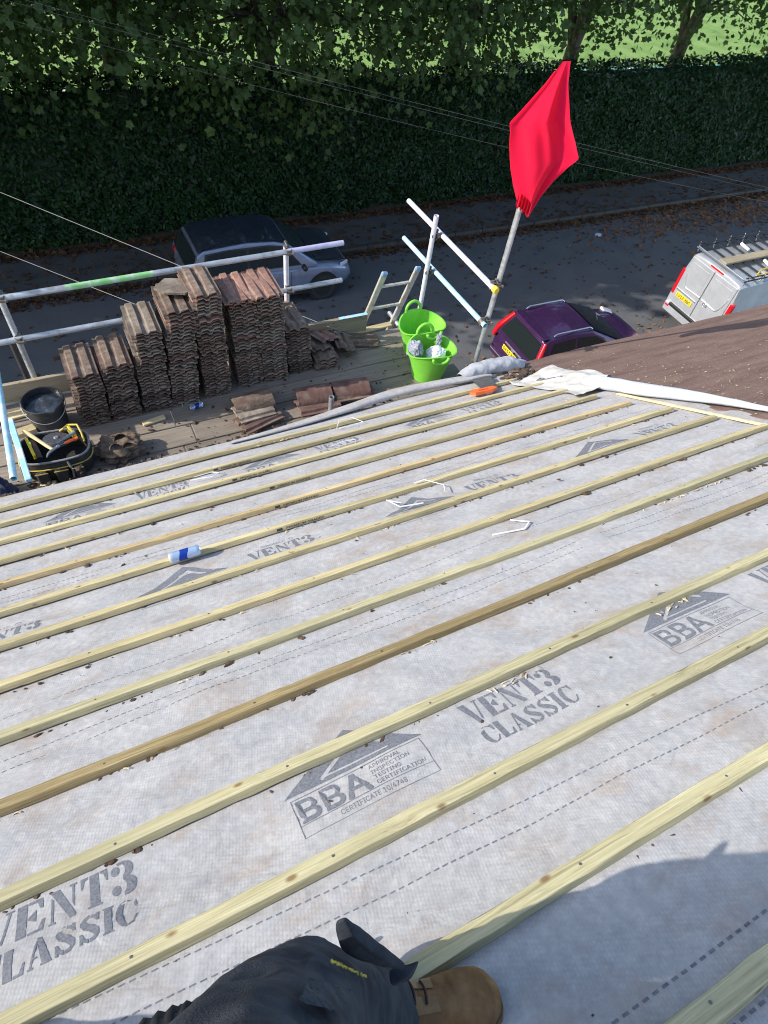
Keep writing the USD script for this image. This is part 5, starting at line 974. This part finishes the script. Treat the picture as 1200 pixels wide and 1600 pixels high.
# ------------------------------------------------------------------ fallen leaves, hedge, trees, wires
def leaf_cards(c, nrm, size, seed, shape, spin=None, curl=.25):
    """one leaf outline per point, each its own loose piece"""
    r = np.random.default_rng(seed); n = len(c); nrm = nrm / (np.linalg.norm(nrm, axis=1, keepdims=True) + 1e-9)
    ref = r.normal(size=(n, 3)); x = np.cross(nrm, ref); x /= np.linalg.norm(x, axis=1, keepdims=True) + 1e-9; y = np.cross(nrm, x); sh = np.asarray(shape[0], float); k = len(sh)
    size = np.broadcast_to(size, (n,)) * np.exp(r.normal(0, .28, n)); rr = (sh ** 2).sum(1); cu = curl * r.uniform(-1, 1, n)
    v = c[:, None] + size[:, None, None] * (sh[None, :, :1] * x[:, None] + sh[None, :, 1:] * y[:, None] + (cu[:, None] * rr[None])[..., None] * nrm[:, None])
    f = np.asarray(shape[1])[None] + (np.arange(n) * k)[:, None, None]; return v.reshape(-1, 3), f.reshape(-1, 3)
ang = np.radians([-90, -35, -8, 22, 55, 90, 125, 158, 188, 215]); rad = [.50, .82, .60, 1.0, .70, 1.12, .70, 1.0, .60, .82]
MAPLE = (np.vstack([[0, 0], np.stack([np.cos(ang) * rad, np.sin(ang) * rad], 1)]), [[0, 1 + i, 1 + (i + 1) % 10] for i in range(10)])
OVAL = (np.array([(0, -1), (.42, -.2), (.3, .5), (0, 1), (-.3, .5), (-.42, -.2)]), [[0, 1, 5], [1, 2, 5], [2, 4, 5], [2, 3, 4]])
BIG = (np.array([(-.8, -.7), (.9, -.6), (.7, .8), (-.7, .9)]), [[0, 1, 2], [0, 2, 3]])
LEAF = M('plane_leaf', [(.080, .138, .036), (.125, .185, .052)], (3, 3, 3), rough=.5, spec=.35, transl=.45, island_ramp=[(0, (.7, .75, .7)), (.35, (1.0, 1.02, .92)), (.65, (1.3, 1.25, .95)), (.86, (1.7, 1.5, .8)), (.96, (2.4, 1.7, .6)), (1, (2.2, 1.0, .5))])
HLEAF = M('hedge_leaf', [(.012, .046, .008), (.022, .070, .013)], (2, 2, 2), rough=.42, spec=.3, transl=.12, island_ramp=[(0, (.5, .6, .5)), (.5, (.9, 1, .8)), (.9, (1.3, 1.35, .9)), (1, (1.8, 1.5, .9))])
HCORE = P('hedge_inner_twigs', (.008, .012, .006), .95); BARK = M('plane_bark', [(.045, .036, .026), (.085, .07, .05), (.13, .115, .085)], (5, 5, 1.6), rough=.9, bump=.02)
LITTER = M('fallen_leaf', [(.9, .9, .9), (1, 1, 1)], (4, 4, 4), rough=.8, transl=.15, island_ramp=[(0, (.10, .05, .022)), (.45, (.20, .095, .038)), (.75, (.33, .165, .06)), (.92, (.46, .28, .12)), (1, (.55, .44, .27))])
r = np.random.default_rng(17)
LITTER_TAN = M('fallen_leaf_tan', [(.9, .9, .9), (1, 1, 1)], (4, 4, 4), rough=.8, transl=.15, island_ramp=[(0, (.22, .11, .05)), (.4, (.38, .22, .10)), (.75, (.55, .38, .2)), (1, (.68, .56, .36))])
def litter(n, fx, fy, z, size, seed, label, spread=.5, mt=None):
    q = np.random.default_rng(seed); x, y = fx(q, n), fy(q, n); c = np.stack([x, y, z + q.uniform(.004, .02, n)], 1); nr = np.stack([q.normal(0, spread, n), q.normal(0, spread, n), np.ones(n)], 1)
    v, f = leaf_cards(c, nr, size, seed, OVAL if size < .04 else MAPLE, curl=.4); single('fallen_leaves', (v, f), mt or LITTER, label, 'leaves', kind='stuff')
litter(5200, lambda q, n: q.uniform(-8, 27, n), lambda q, n: 15.52 - np.abs(q.normal(0, .14, n)), .115, .055, 301, 'brown fallen leaves heaped along the foot of the hedge')
litter(4800, lambda q, n: q.uniform(-8, 27, n), lambda q, n: 13.82 - np.abs(q.normal(0, .17, n)), .004, .05, 302, 'brown fallen leaves gathered in the far gutter')
litter(900, lambda q, n: q.uniform(-8, 27, n), lambda q, n: q.uniform(9.0, 13.6, n), .003, .05, 303, 'brown fallen leaves scattered over the road')
litter(1500, lambda q, n: q.uniform(3, 16, n), lambda q, n: 7.0 + np.abs(q.normal(0, .95, n)), .003, .05, 304, 'tan fallen leaves on the sunny side of the road by the cars', mt=LITTER_TAN)
litter(1600, lambda q, n: q.normal(20, 3.4, n), lambda q, n: 13.0 + q.normal(0, .5, n), .003, .055, 305, 'orange brown leaf drift on the road at the right', mt=LITTER_TAN)
litter(1500, lambda q, n: q.uniform(-8, 27, n), lambda q, n: 13.9 + np.abs(q.normal(0, .6, n)), .115, .048, 306, 'scattered leaves on the far pavement')

hedge = thing('hedge', 'long dense dark green evergreen hedge along the far pavement', 'hedge')
def hbump(x, z): return .26 * (meshkit.fbm(np.stack([x * .7, z * .9, 0 * x], -1), 3, 41) - .5) * 2 + .07 * (meshkit.noise(np.stack([x * 3, z * 3, 0 * x], -1), 5) - .5)
def htop(x): return 3.12 + .22 * (meshkit.fbm(np.stack([x * .5, 0 * x, 0 * x], -1), 3, 44) - .5) * 2
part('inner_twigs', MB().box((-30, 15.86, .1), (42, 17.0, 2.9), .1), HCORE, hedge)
n = 62000; hx, hz = r.uniform(-9, 29, n), r.uniform(.12, 1, n); tz = htop(hx); hz = .12 + (tz - .12) * (hz - .12) / .88; hy = 15.70 - hbump(hx, hz) + r.exponential(.045, n) + .10 * np.clip(hz - 2.6, 0, 1) - .05
cc = np.stack([hx, hy, hz], 1); nr = np.stack([r.normal(0, .55, n), -1 + r.normal(0, .45, n), r.normal(.45, .5, n)], 1); v, f = leaf_cards(cc, nr, .058, 71, OVAL, curl=.3)
n2 = 16000; hx, hy = r.uniform(-9, 29, n2), r.uniform(15.7, 17.1, n2); cc = np.stack([hx, hy, htop(hx) + r.normal(0, .05, n2)], 1); nr = np.stack([r.normal(0, .6, n2), r.normal(-.2, .6, n2), np.ones(n2)], 1); v2, f2 = leaf_cards(cc, nr, .062, 72, OVAL, curl=.3)
part('foliage', (np.vstack([v, v2]), np.vstack([f, f2 + len(v)])), HLEAF, hedge, kind='stuff')

def tree(label, x, y, h, rx, ry, zlow, ncl, nleaf, seed, detail=True, lean=0.0, forks=3, droop=(0, 0, 0)):
    q = np.random.default_rng(seed); t = thing('plane_tree', label, 'tree', (x, y, 0), group=None); zc = (zlow + h) / 2; rz = (h - zlow) / 2
    # branch-end clumps in the crown's outer volume
    d = q.normal(size=(ncl * 3, 3)); d /= np.linalg.norm(d, axis=1, keepdims=True); rad_ = q.uniform(.45, 1.0, len(d)) ** .6; C = d * rad_[:, None] * [rx, ry, rz] + [lean, 0, zc]
    C = C[C[:, 2] > zlow - .3][:ncl]
    if droop[0]:
        nd, zd0, zd1 = droop; C = np.vstack([C, np.stack([q.uniform(-rx, rx, nd), -q.uniform(1.9, 3.7, nd), q.uniform(zd0, zd1, nd)], 1)])
    low = C[:, 2] < 8.6
    mb = MB(); zt = 3.4
    mb.add(*tube([(0, 0, -.1), (.02, 0, .4), (.05, .02, 2.0), (.08, .0, zt)], [.34, .27, .23, .21], 14)); tips = []
    for k in range(forks):
        a = k * 2 * math.pi / forks + q.uniform(-.4, .4); top = np.array([lean * .5 + rx * .45 * math.cos(a), ry * .45 * math.sin(a), h * .80]); p0 = np.array([.08, 0, zt - .15])
        path = [p0 + (top - p0) * u + np.array([q.normal(0, .12), q.normal(0, .12), 0]) * math.sin(math.pi * u) for u in np.linspace(0, 1, 7)]; mb.add(*tube(path, np.linspace(.15, .035, 7), 9)); tips += path[1:]
    tips = np.array(tips); trunk = part('trunk', mb, BARK, t, smooth=50); br = MB()
    for c_ in np.vstack([C[:150], C[-40:]]):
        dd = np.linalg.norm(tips - c_, axis=1) + .8 * np.clip(tips[:, 2] - c_[2], 0, 9); p = tips[np.argmin(dd)]; m_ = (p + c_) / 2 + [q.normal(0, .15), q.normal(0, .15), .25]; br.add(*tube([p, m_, c_], [.035, .02, .008], 5, False))
    part('branch', br, BARK, t, smooth=50, kind='stuff')
    if detail:
        Cl = C[low]; k = int(nleaf * 1.3); cen = np.repeat(Cl, k, 0); off = q.normal(size=(len(cen), 3)) * [.42, .42, .36]; off[:, 2] -= .12 * np.abs(off[:, 0]); p = cen + off; keep = p[:, 2] > zlow - .9 - .3 * q.random(len(p)); p, off = p[keep], off[keep]
        nr = off * .8 + q.normal(0, .5, off.shape) + [0, -.25, .75]; v, f = leaf_cards(p, nr, .074, seed + 1, MAPLE, curl=.45)
        Ch = C[~low]; cen = np.repeat(Ch, 8, 0); p = cen + q.normal(size=cen.shape) * .55; v2, f2 = leaf_cards(p, q.normal(size=p.shape) + [0, 0, .6], .26, seed + 2, BIG, curl=.2)
        part('crown', (np.vstack([v, v2]), np.vstack([f, f2 + len(v)])), LEAF, t, kind='stuff')
    else:
        cen = np.repeat(C, 14, 0); p = cen + q.normal(size=cen.shape) * .6; v, f = leaf_cards(p, q.normal(size=p.shape) + [0, 0, .6], .27, seed + 2, BIG, curl=.2); part('crown', (v, f), LEAF, t, kind='stuff')
tree('plane tree at the far left, branches hanging over the hedge', -1.2, 16.9, 11.6, 4.2, 4.2, 2.2, 400, 29, 501, droop=(85, 4.0, 7.4))
tree('plane tree behind the silver blue car, dense low hanging crown', 5.6, 16.9, 11.8, 4.2, 4.3, 1.9, 430, 29, 502, droop=(95, 4.1, 7.4))
tree('plane tree between the two leftmost trunks, set further back', 2.3, 18.6, 11.6, 3.6, 3.0, 2.6, 300, 22, 507)
tree('plane tree with several stems, left of the red cloth', 11.1, 17.2, 11.5, 3.9, 3.8, 2.6, 330, 23, 503, forks=5, droop=(60, 4.5, 7.4))
tree('plane tree right behind the top of the red cloth', 15.4, 17.4, 11.5, 3.6, 3.3, 3.4, 260, 20, 504, droop=(30, 5.2, 7.6))
tree('plane tree between the red cloth and the right edge, thin lower crown', 20.0, 17.5, 11.5, 3.7, 3.2, 3.5, 250, 19, 505, droop=(30, 5.2, 7.6))
tree('plane tree at the far right with a thick dark trunk', 24.6, 17.4, 11.6, 3.8, 3.4, 3.2, 270, 21, 506, droop=(45, 4.9, 7.6))
for k, (tx_, ty_, th_) in enumerate(((-7.0, 17.2, 11.6), (-12.5, 17.2, 11.8), (-18.0, 17.4, 11.6), (-24, 17.4, 11.6), (29.5, 17.6, 11.6))):
    tree(('first', 'second', 'third', 'fourth')[k] + ' plane tree out beyond the left edge of the view' if k < 4 else 'plane tree out beyond the right edge of the view', tx_, ty_, th_, 3.8, 3.4, 2.6, 165, 10, 520 + k, detail=False)
WIRE = P('cable_sheath', (.10, .10, .10), .7); WIREL = P('pale_cable', (.25, .25, .24), .6)
def wire(label, a, b, r0, mat, sag=.0, ext=1.4):
    a, b = np.array(a, float), np.array(b, float); d = b - a; u = np.linspace(-.6, ext, 40); p = a + d * u[:, None]; p[:, 2] -= sag * 4 * u * (1 - u); single('overhead_cable', tube(p, r0, 6, False), mat, label, 'cable', smooth=True)
wire('upper of the twin overhead cables crossing the trees', (.155, 13, 5.568 - .30 + .3), (11.66, 9, 3.857), .0028, WIRE, .05); wire('lower of the twin overhead cables crossing the trees', (.14, 13, 5.50), (11.7, 9, 3.78), .0026, WIRE, .05)
wire('overhead cable running just under the twin cables', (.10, 13, 5.27), (11.85, 9, 3.50), .0026, WIRE, .10)
wire('pale cable slanting down behind the green sprayed rail', (-.575, 9, 4.601), (.751, 7, 4.742), .0028, WIREL, 0, 2.2); wire('pale cable slanting down behind the second tile stack', (-.826, 9, 3.856), (.319, 7, 4.245), .0028, WIREL, 0, 2.2)

# ------------------------------------------------------------------ the person on the roof, seen from their own eye height
CAMP = np.array([0, 0, CAM_Z])
def ball(p, r_): return m3.Manifold.sphere(r_, 28).translate(list(map(float, p)))
def bone(p, q, a, b): return m3.Manifold.batch_hull([ball(p, a), ball(q, b)])
def chain(pts, rad): return [bone(pts[i], pts[i + 1], rad[i], rad[i + 1]) for i in range(len(pts) - 1)]
def skinned(parts, edge, it=12):
    m = m3.Manifold.batch_boolean(parts, m3.OpType.Add).refine_to_length(edge); v, f, _ = meshkit.arrays(m); t = trimesh.Trimesh(v, f, process=True); trimesh.smoothing.filter_taubin(t, iterations=it); return t
def creases(t, amp, fx, seed):
    v, nrm = t.vertices, t.vertex_normals; d = np.abs(meshkit.fbm(v * fx, 3, seed) - .5) * 2; d2 = meshkit.fbm(v * np.array(fx) * .45 + 9, 2, seed + 3) - .5
    return v + nrm * (amp * (.45 - d) + 1.6 * amp * d2)[:, None]
hipL, kneeL, ankL = np.array([-.085, -.082, -.66]), np.array([-.005, -.034, -1.00]), np.array([.105, -.095, -1.385])
hipR, kneeR, ankR = np.array([-.20, -.22, -.66]), np.array([-.56, -.01, -1.13]), np.array([-.83, .225, -1.595])
pel, belly, chest, neck0 = np.array([-.135, -.145, -.60]), np.array([-.20, -.155, -.42], ), np.array([-.21, -.22, -.16]), np.array([-.19, -.26, .03])
shL, shR = np.array([-.15, -.07, -.06]), np.array([-.27, -.40, -.06]); elL, elR = np.array([.02, -.10, -.26]), np.array([-.02, -.42, -.22]); hcam = -fwd * .03
wrL, wrR = np.array([-.055, -.085, -.075]), np.array([.075, -.165, -.055])
headc = np.array([-.14, -.30, .20])
person = thing('person', 'person on the roof in dark work trousers and a tan suede boot, seen from above', 'person', CAMP)
SKIN = M('skin', [(.50, .30, .21), (.60, .38, .28)], (20, 20, 20), rough=.55); CLOTH = M('navy_work_cloth', [(.013, .016, .023), (.024, .029, .038), (.040, .046, .056)], (26, 26, 26), detail=7, rough=.86, bump=.0012, bumpscale=(420, 420, 420), spots=[(9, .56, .72, (.045, .047, .052), .35)], spec=.2)
KNIT = M('black_knit', [(.010, .011, .013), (.022, .023, .027)], (40, 40, 40), rough=.95, spec=.15); SUEDE = M('tan_suede', [(.14, .072, .031), (.215, .115, .052), (.30, .175, .088)], (24, 24, 24), detail=8, rough=.95, bump=.0025, bumpscale=(110, 110, 110), spots=[(13, .5, .66, (.15, .095, .055), .65)], spec=.1)
def finger(base, d, curl_ax, L, r0):
    pts = [np.array(base)]; d = d / np.linalg.norm(d)
    for k, (l, a) in enumerate(((L * .45, .35), (L * .32, .55), (L * .23, .5))): d = Rotation.from_rotvec(np.array(curl_ax) * a).apply(d); pts.append(pts[-1] + d * l)
    return chain(pts, [r0, r0 * .95, r0 * .88, r0 * .72])
def hand(wr, d, across, palm_n):
    d = d / np.linalg.norm(d); across = across / np.linalg.norm(across); ps = chain([wr, wr + d * .05 + across * .012, wr + d * .088 + across * .02], [.024, .026, .02]) + chain([wr + d * .045 - across * .014, wr + d * .085 - across * .022], [.024, .018])
    for o, L in ((.031, .068), (.011, .078), (-.010, .073), (-.030, .056)): ps += finger(wr + d * .088 + across * o, d, np.cross(palm_n, d), L, .0088)
    ps += chain([wr + d * .03 + across * .028, wr + d * .06 + across * .052 + palm_n * .01, wr + d * .09 + across * .056 + palm_n * .02], [.014, .0115, .0095]); return ps
dL = hcam + np.array([-.03, .0, -.0]) - wrL; dR = hcam + np.array([.07, -.03, 0]) - wrR
bd = [bone(pel, belly, .10, .10), bone(belly, chest, .10, .105), m3.Manifold.batch_hull([ball(chest, .09), ball(shL, .055), ball(shR, .055)]), bone(neck0 - [0, 0, .05], headc - [0, 0, .06], .06, .055), m3.Manifold.batch_hull([ball(headc, .092), ball(headc + [0.035, 0, -.085], .05), ball(headc + [-.03, -.01, .03], .095)]), bone(headc + [.10, .01, -.01], headc + [.112, .01, -.035], .010, .015), bone(headc + [.0, .095, -.02], headc + [-.01, .098, .01], .014, .018), bone(headc + [.0, -.095, -.02], headc + [-.01, -.098, .01], .014, .018)]
bd += [bone(headc + [.088, .032, .006], headc + [.09, .032, .006], .013, .013), bone(headc + [.088, -.032, .006], headc + [.09, -.032, .006], .013, .013), bone(headc + [.083, -.022, -.072], headc + [.083, .022, -.072], .009, .009)]
bd += chain([shL, elL, wrL], [.048, .04, .026]) + chain([shR, elR, wrR], [.048, .04, .026]) + hand(wrL, -fwd * -.02 + cy * .09, -cx, fwd) + hand(wrR, cy * .09, cx * -1.0, fwd)
bd += chain([pel + [.03, .04, -.03], hipL, kneeL, ankL], [.10, .075, .052, .038]) + chain([pel + [-.03, -.03, -.03], hipR, kneeR, ankR], [.10, .075, .052, .038])
body = skinned(bd, .014, 6); part('body', body, SKIN, person, smooth=True)
part('hair', skinned([m3.Manifold.batch_hull([ball(headc + [-.02, 0, .04], .098), ball(headc + [-.045, 0, -.02], .085)])], .02, 4), P('dark_hair', (.02, .014, .01), .7), person, smooth=True)
tl = chain([pel + [.035, .03, .02], hipL, kneeL + [-.03, -.005, .1], kneeL], [.115, .098, .086, .083]) + chain([kneeL, (kneeL + ankL) / 2 + [.0, .004, 0], ankL + [.005, .006, .03], ankL + [.012, .006, -.035]], [.083, .078, .07, .074])
tl += chain([pel + [-.03, -.06, .02], hipR, kneeR, ankR], [.115, .095, .08, .07])
tr_ = skinned(tl, .0085, 10); tv = creases(tr_, .0105, (11, 14, 17), 31); tv = tv + tr_.vertex_normals * (.011 * (.35 - np.abs(meshkit.fbm(tr_.vertices @ euler(.3, .5, .6) * np.array([7, 24, 9]), 2, 77) - .5) * 3).clip(-1, .35))[:, None]
TV = tv.copy(); trousers = part('trousers', (tv, tr_.faces), CLOTH, person, smooth=True)
jp = [m3.Manifold.batch_hull([ball(pel + [.06, .05, -.05], .07), ball(pel + [.05, -.06, -.05], .08), ball(pel + [-.05, -.06, -.03], .09), ball(pel + [-.05, .05, -.03], .07)]), m3.Manifold.batch_hull([ball(pel + [.03, .05, -.0], .10), ball(pel + [-.02, -.05, 0], .12), ball(chest + [.02, .0, 0], .125), ball(chest + [-.02, -.06, 0], .12)]), m3.Manifold.batch_hull([ball(chest, .11), ball(shL, .07), ball(shR, .07)])] + chain([shL, elL, (elL + wrL * 3) / 4], [.068, .056, .042]) + chain([shR, elR, (elR + wrR * 3) / 4], [.068, .056, .042])
j = skinned(jp, .010, 8); jv = creases(j, .006, (10, 10, 10), 51); ribz = np.clip((jv[:, 2] - (pel[2] + .02)) / -.03, 0, 1); aa = np.arctan2(jv[:, 1] - pel[1], jv[:, 0] - pel[0]); jv = jv + j.vertex_normals * (.003 * ribz * np.sin(aa * 90))[:, None]
part('jumper', (jv, j.faces), KNIT, person, smooth=True)
# jumper's ribbed hem that just enters the view
hemp = np.array([np.array([-.125, -.135, -.70]) + [.150 * math.cos(a), .150 * math.sin(a), .006 * math.sin(2 * a)] for a in np.linspace(0, 2 * math.pi, 360, endpoint=False)]); hv, hf = tube(np.vstack([hemp, hemp[:1]]), .022 + .0016 * np.sin(np.arange(361) * 2 * math.pi / 4), 10, False); part('ribbed_hem', (hv, hf), KNIT, person, smooth=True)
def flap(outline_, th, name, bulge=.012, seed=0, mat=CLOTH, label=None):
    o = np.array(outline_, float); c = o.mean(0); nrm = np.linalg.svd(o - c)[2][2]; nrm = nrm if nrm[2] > 0 else -nrm; n = len(o); ringn = 9; v = []
    e = np.vstack([o[i] + (o[(i + 1) % n] - o[i]) * u for i in range(n) for u in np.linspace(0, 1, 6, endpoint=False)]); k = len(e)
    for _ in range(3): e = .5 * e + .25 * (np.roll(e, 1, 0) + np.roll(e, -1, 0))
    for lay in (0, 1):
        for q in np.linspace(0, 1, ringn): v += list(c + (e - c) * q + nrm * (bulge * (1 - q * q) + th * lay + .004 * math.sin(seed + q * 3)))
    v = np.array(v); f = []
    for lay in (0, 1):
        o_ = lay * ringn * k
        for rr in range(ringn - 1):
            for i in range(k): q4 = [o_ + rr * k + i, o_ + rr * k + (i + 1) % k, o_ + (rr + 1) * k + (i + 1) % k, o_ + (rr + 1) * k + i]; f.append(q4 if lay else q4[::-1])
    for i in range(k): f.append([(ringn - 1) * k + i, (ringn - 1) * k + (i + 1) % k, ringn * k + (ringn - 1) * k + (i + 1) % k, ringn * k + (ringn - 1) * k + i])
    v = v + .0035 * (np.stack([meshkit.noise(v * 45 + 6 * q + seed) for q in range(3)], 1) - .5)
    return part(name, (v, np.array(f)), mat, person, smooth=75, label=label)
flap([(.082, .040, -.90), (.070, .040, -.91), (.067, .030, -.93), (.070, .012, -.965), (.097, -.012, -.985), (.150, -.044, -1.035), (.120, -.006, -.975), (.096, .024, -.93)], .004, 'pocket_flap', .006, label='pointed pocket flap sticking up from the thigh')
flap([(.172, -.046, -1.075), (.157, -.044, -1.07), (.129, -.036, -1.065), (.122, -.057, -1.065), (.150, -.060, -1.075)], .004, 'pocket_flap', .006, 1)
flap([(-.096, .037, -.74), (-.108, .027, -.74), (-.095, .012, -.75), (-.06, .012, -.76), (-.083, .025, -.755)], .004, 'pocket_flap', .004, 2)
from scipy.spatial import cKDTree
KD = cKDTree(TV); TN = trimesh.Trimesh(TV, tr_.faces, process=False).vertex_normals
def drape(p3, lift):
    """nearest spot on the trousers along the line of sight from above"""
    p3 = np.asarray(p3, float); out = []
    for q in p3:
        d = q / np.linalg.norm(q); ts = np.linspace(.5, 1.35, 400); P_ = d[None] * ts[:, None]; dist, idx = KD.query(P_); hit = np.argmax(dist < .009); hit = hit if dist[hit] < .009 else np.argmin(dist); out.append(TV[idx[hit]] + TN[idx[hit]] * lift + (P_[hit] - TV[idx[hit]]) * .9)
    return np.array(out)
a_, b_, c_, d_ = map(np.array, ((.016, .0, -.93), (.060, -.031, -.97), (.040, -.048, -.97), (-.005, -.013, -.92))); uu, ww = np.meshgrid(np.linspace(0, 1, 22), np.linspace(0, 1, 18), indexing='ij')
pk = (a_ * (1 - uu)[..., None] + b_ * uu[..., None]) * (1 - ww)[..., None] + (d_ * (1 - uu)[..., None] + c_ * uu[..., None]) * ww[..., None]; part('cargo_pocket', (drape(pk.reshape(-1, 3), .005), grid(22, 18)), CLOTH, person, smooth=True)
st = MB(); la_, lb_ = np.array([.049, .007, -.95]), np.array([.086, -.028, -.98]); rs = np.random.default_rng(4); perp = np.array([.42, .85, 0]) * .0022
for k in range(17):
    u0 = k / 17 + .004
    if k == 13: continue
    pts = [la_ + (lb_ - la_) * (u0 + du) + perp * s_ for du, s_ in ((0, rs.uniform(-1, -.2)), (.012, rs.uniform(.2, 1)), (.03, rs.uniform(-1, 1)), (.04, rs.uniform(-1, .5)))]; st.add(*tube(drape(pts, .0025), .00075, 5))
part('stitched_lettering', st, P('yellow_thread', (.50, .42, .06), .7), person, label='yellow stitched marking on the thigh')
# boot: lofted along the foot, in roof coordinates
def boot(x0, s0, x1, s1, nm, mirror=1):
    L = math.hypot(x1 - x0, s1 - s0); ax = np.array([x1 - x0, s1 - s0]) / L; pr = np.array([-ax[1], ax[0]]) * mirror
    u = np.concatenate([np.linspace(0, .9, 26), 1 - .1 * (1 - np.linspace(0, 1, 10)[1:]) ** 2]); w = np.interp(u, [0, .04, .12, .3, .5, .68, .80, .90, .96, .99, 1], [.012, .028, .036, .034, .039, .050, .0525, .047, .034, .018, .002]); ht = np.interp(u, [0, .05, .12, .28, .42, .55, .70, .85, .94, 1], [.09, .13, .15, .15, .125, .098, .076, .066, .056, .036])
    th = np.linspace(0, math.pi, 22); up_ = []; so = []
    for i in range(len(u)):
        c = np.array([x0, s0]) + ax * u[i] * L + pr * .006 * math.sin(math.pi * u[i])
        for q in th: y = w[i] * np.sign(math.cos(q)) * abs(math.cos(q)) ** .62; z = .020 + (ht[i] - .020) * abs(math.sin(q)) ** .72; p = c + pr * y; up_.append([p[0], p[1], z])
        for y, z in ((w[i] + .004, .022), (w[i] + .006, .014), (w[i] + .004, .003), (-w[i] - .004, .003), (-w[i] - .006, .014), (-w[i] - .004, .022)): p = c + pr * y; so.append([p[0], p[1], z])
    n = len(u); b = thing_under(person, nm); cvt = lambda a: (np.array(a) @ RR.T + RO - CAMP)
    uv_ = np.array(up_); nz = meshkit.fbm(uv_ * 38, 3, 61) - .5; uv_[:, 2] += .005 * nz * (uv_[:, 2] > .03); f = grid(n, 22); part('upper', (cvt(uv_), f if mirror < 0 else f[:, ::-1]), SUEDE, b, smooth=True)
    i, j = np.meshgrid(np.arange(n - 1), np.arange(6), indexing='ij'); q = np.stack([i * 6 + j, i * 6 + (j + 1) % 6, (i + 1) * 6 + (j + 1) % 6, (i + 1) * 6 + j], -1).reshape(-1, 4); part('sole', (cvt(so), q), P('boot_sole', (.12, .065, .03), .8) if not used.get(('x', 'sole')) else '/World/Looks/boot_sole', b, smooth=30); used[('x', 'sole')] = 1
    def top(uu_, y): k = np.interp(uu_, u, ht); ww_ = np.interp(uu_, u, w); c = np.array([x0, s0]) + ax * uu_ * L + pr * .006 * math.sin(math.pi * uu_) + pr * y; qn = max(0, 1 - (abs(y) / ww_) ** (1 / .62 * 2)) ** .5; return [c[0], c[1], .020 + (k - .020) * qn ** .72 + .003]
    for y in (-.018, .018):
        pp = [[top(uu_, yy) for yy in np.linspace(y - .011, y + .011, 6)] for uu_ in np.linspace(.42, .60, 9)]; part('eyelet_panel', (cvt(np.array(pp).reshape(-1, 3)), grid(9, 6)), M('eyelet_suede', [(.19, .105, .048), (.27, .165, .085)], (30, 30, 30), rough=.95) if not used.get(('x', 'eye')) else '/World/Looks/eyelet_suede', b, smooth=True); used[('x', 'eye')] = 1
    for k, uu_ in enumerate((.46, .53)):
        pts = [np.array(top(uu_ + .012 * math.sin(q * 3), y)) + [0, 0, .003 + .004 * math.sin((y + .02) / .04 * math.pi)] for q, y in zip(np.linspace(0, 1, 9), np.linspace(-.02, .02, 9))]; part('lace', tube(cvt(pts), .0026, 6), P('lace_brown', (.035, .02, .016), .8) if not used.get(('x', 'lace')) else '/World/Looks/lace_brown', b, smooth=True); used[('x', 'lace')] = 1
def thing_under(p, nm):
    base = str(p.GetPath()); return UsdGeom.Xform.Define(stage, base + '/' + numbered(base, nm)).GetPrim()
boot(.045, .632, .342, .590, 'boot'); boot(-.95, 1.06, -.665, 1.03, 'boot')
ph = thing('phone', 'slim phone held out in front of the person\'s chest', 'phone', matrix=G4(np.stack([cx, cy, cz], 1), CAMP + cz * .016)); part('case', bevel_box((.072, .148, .008), .003), BLACKP, ph)
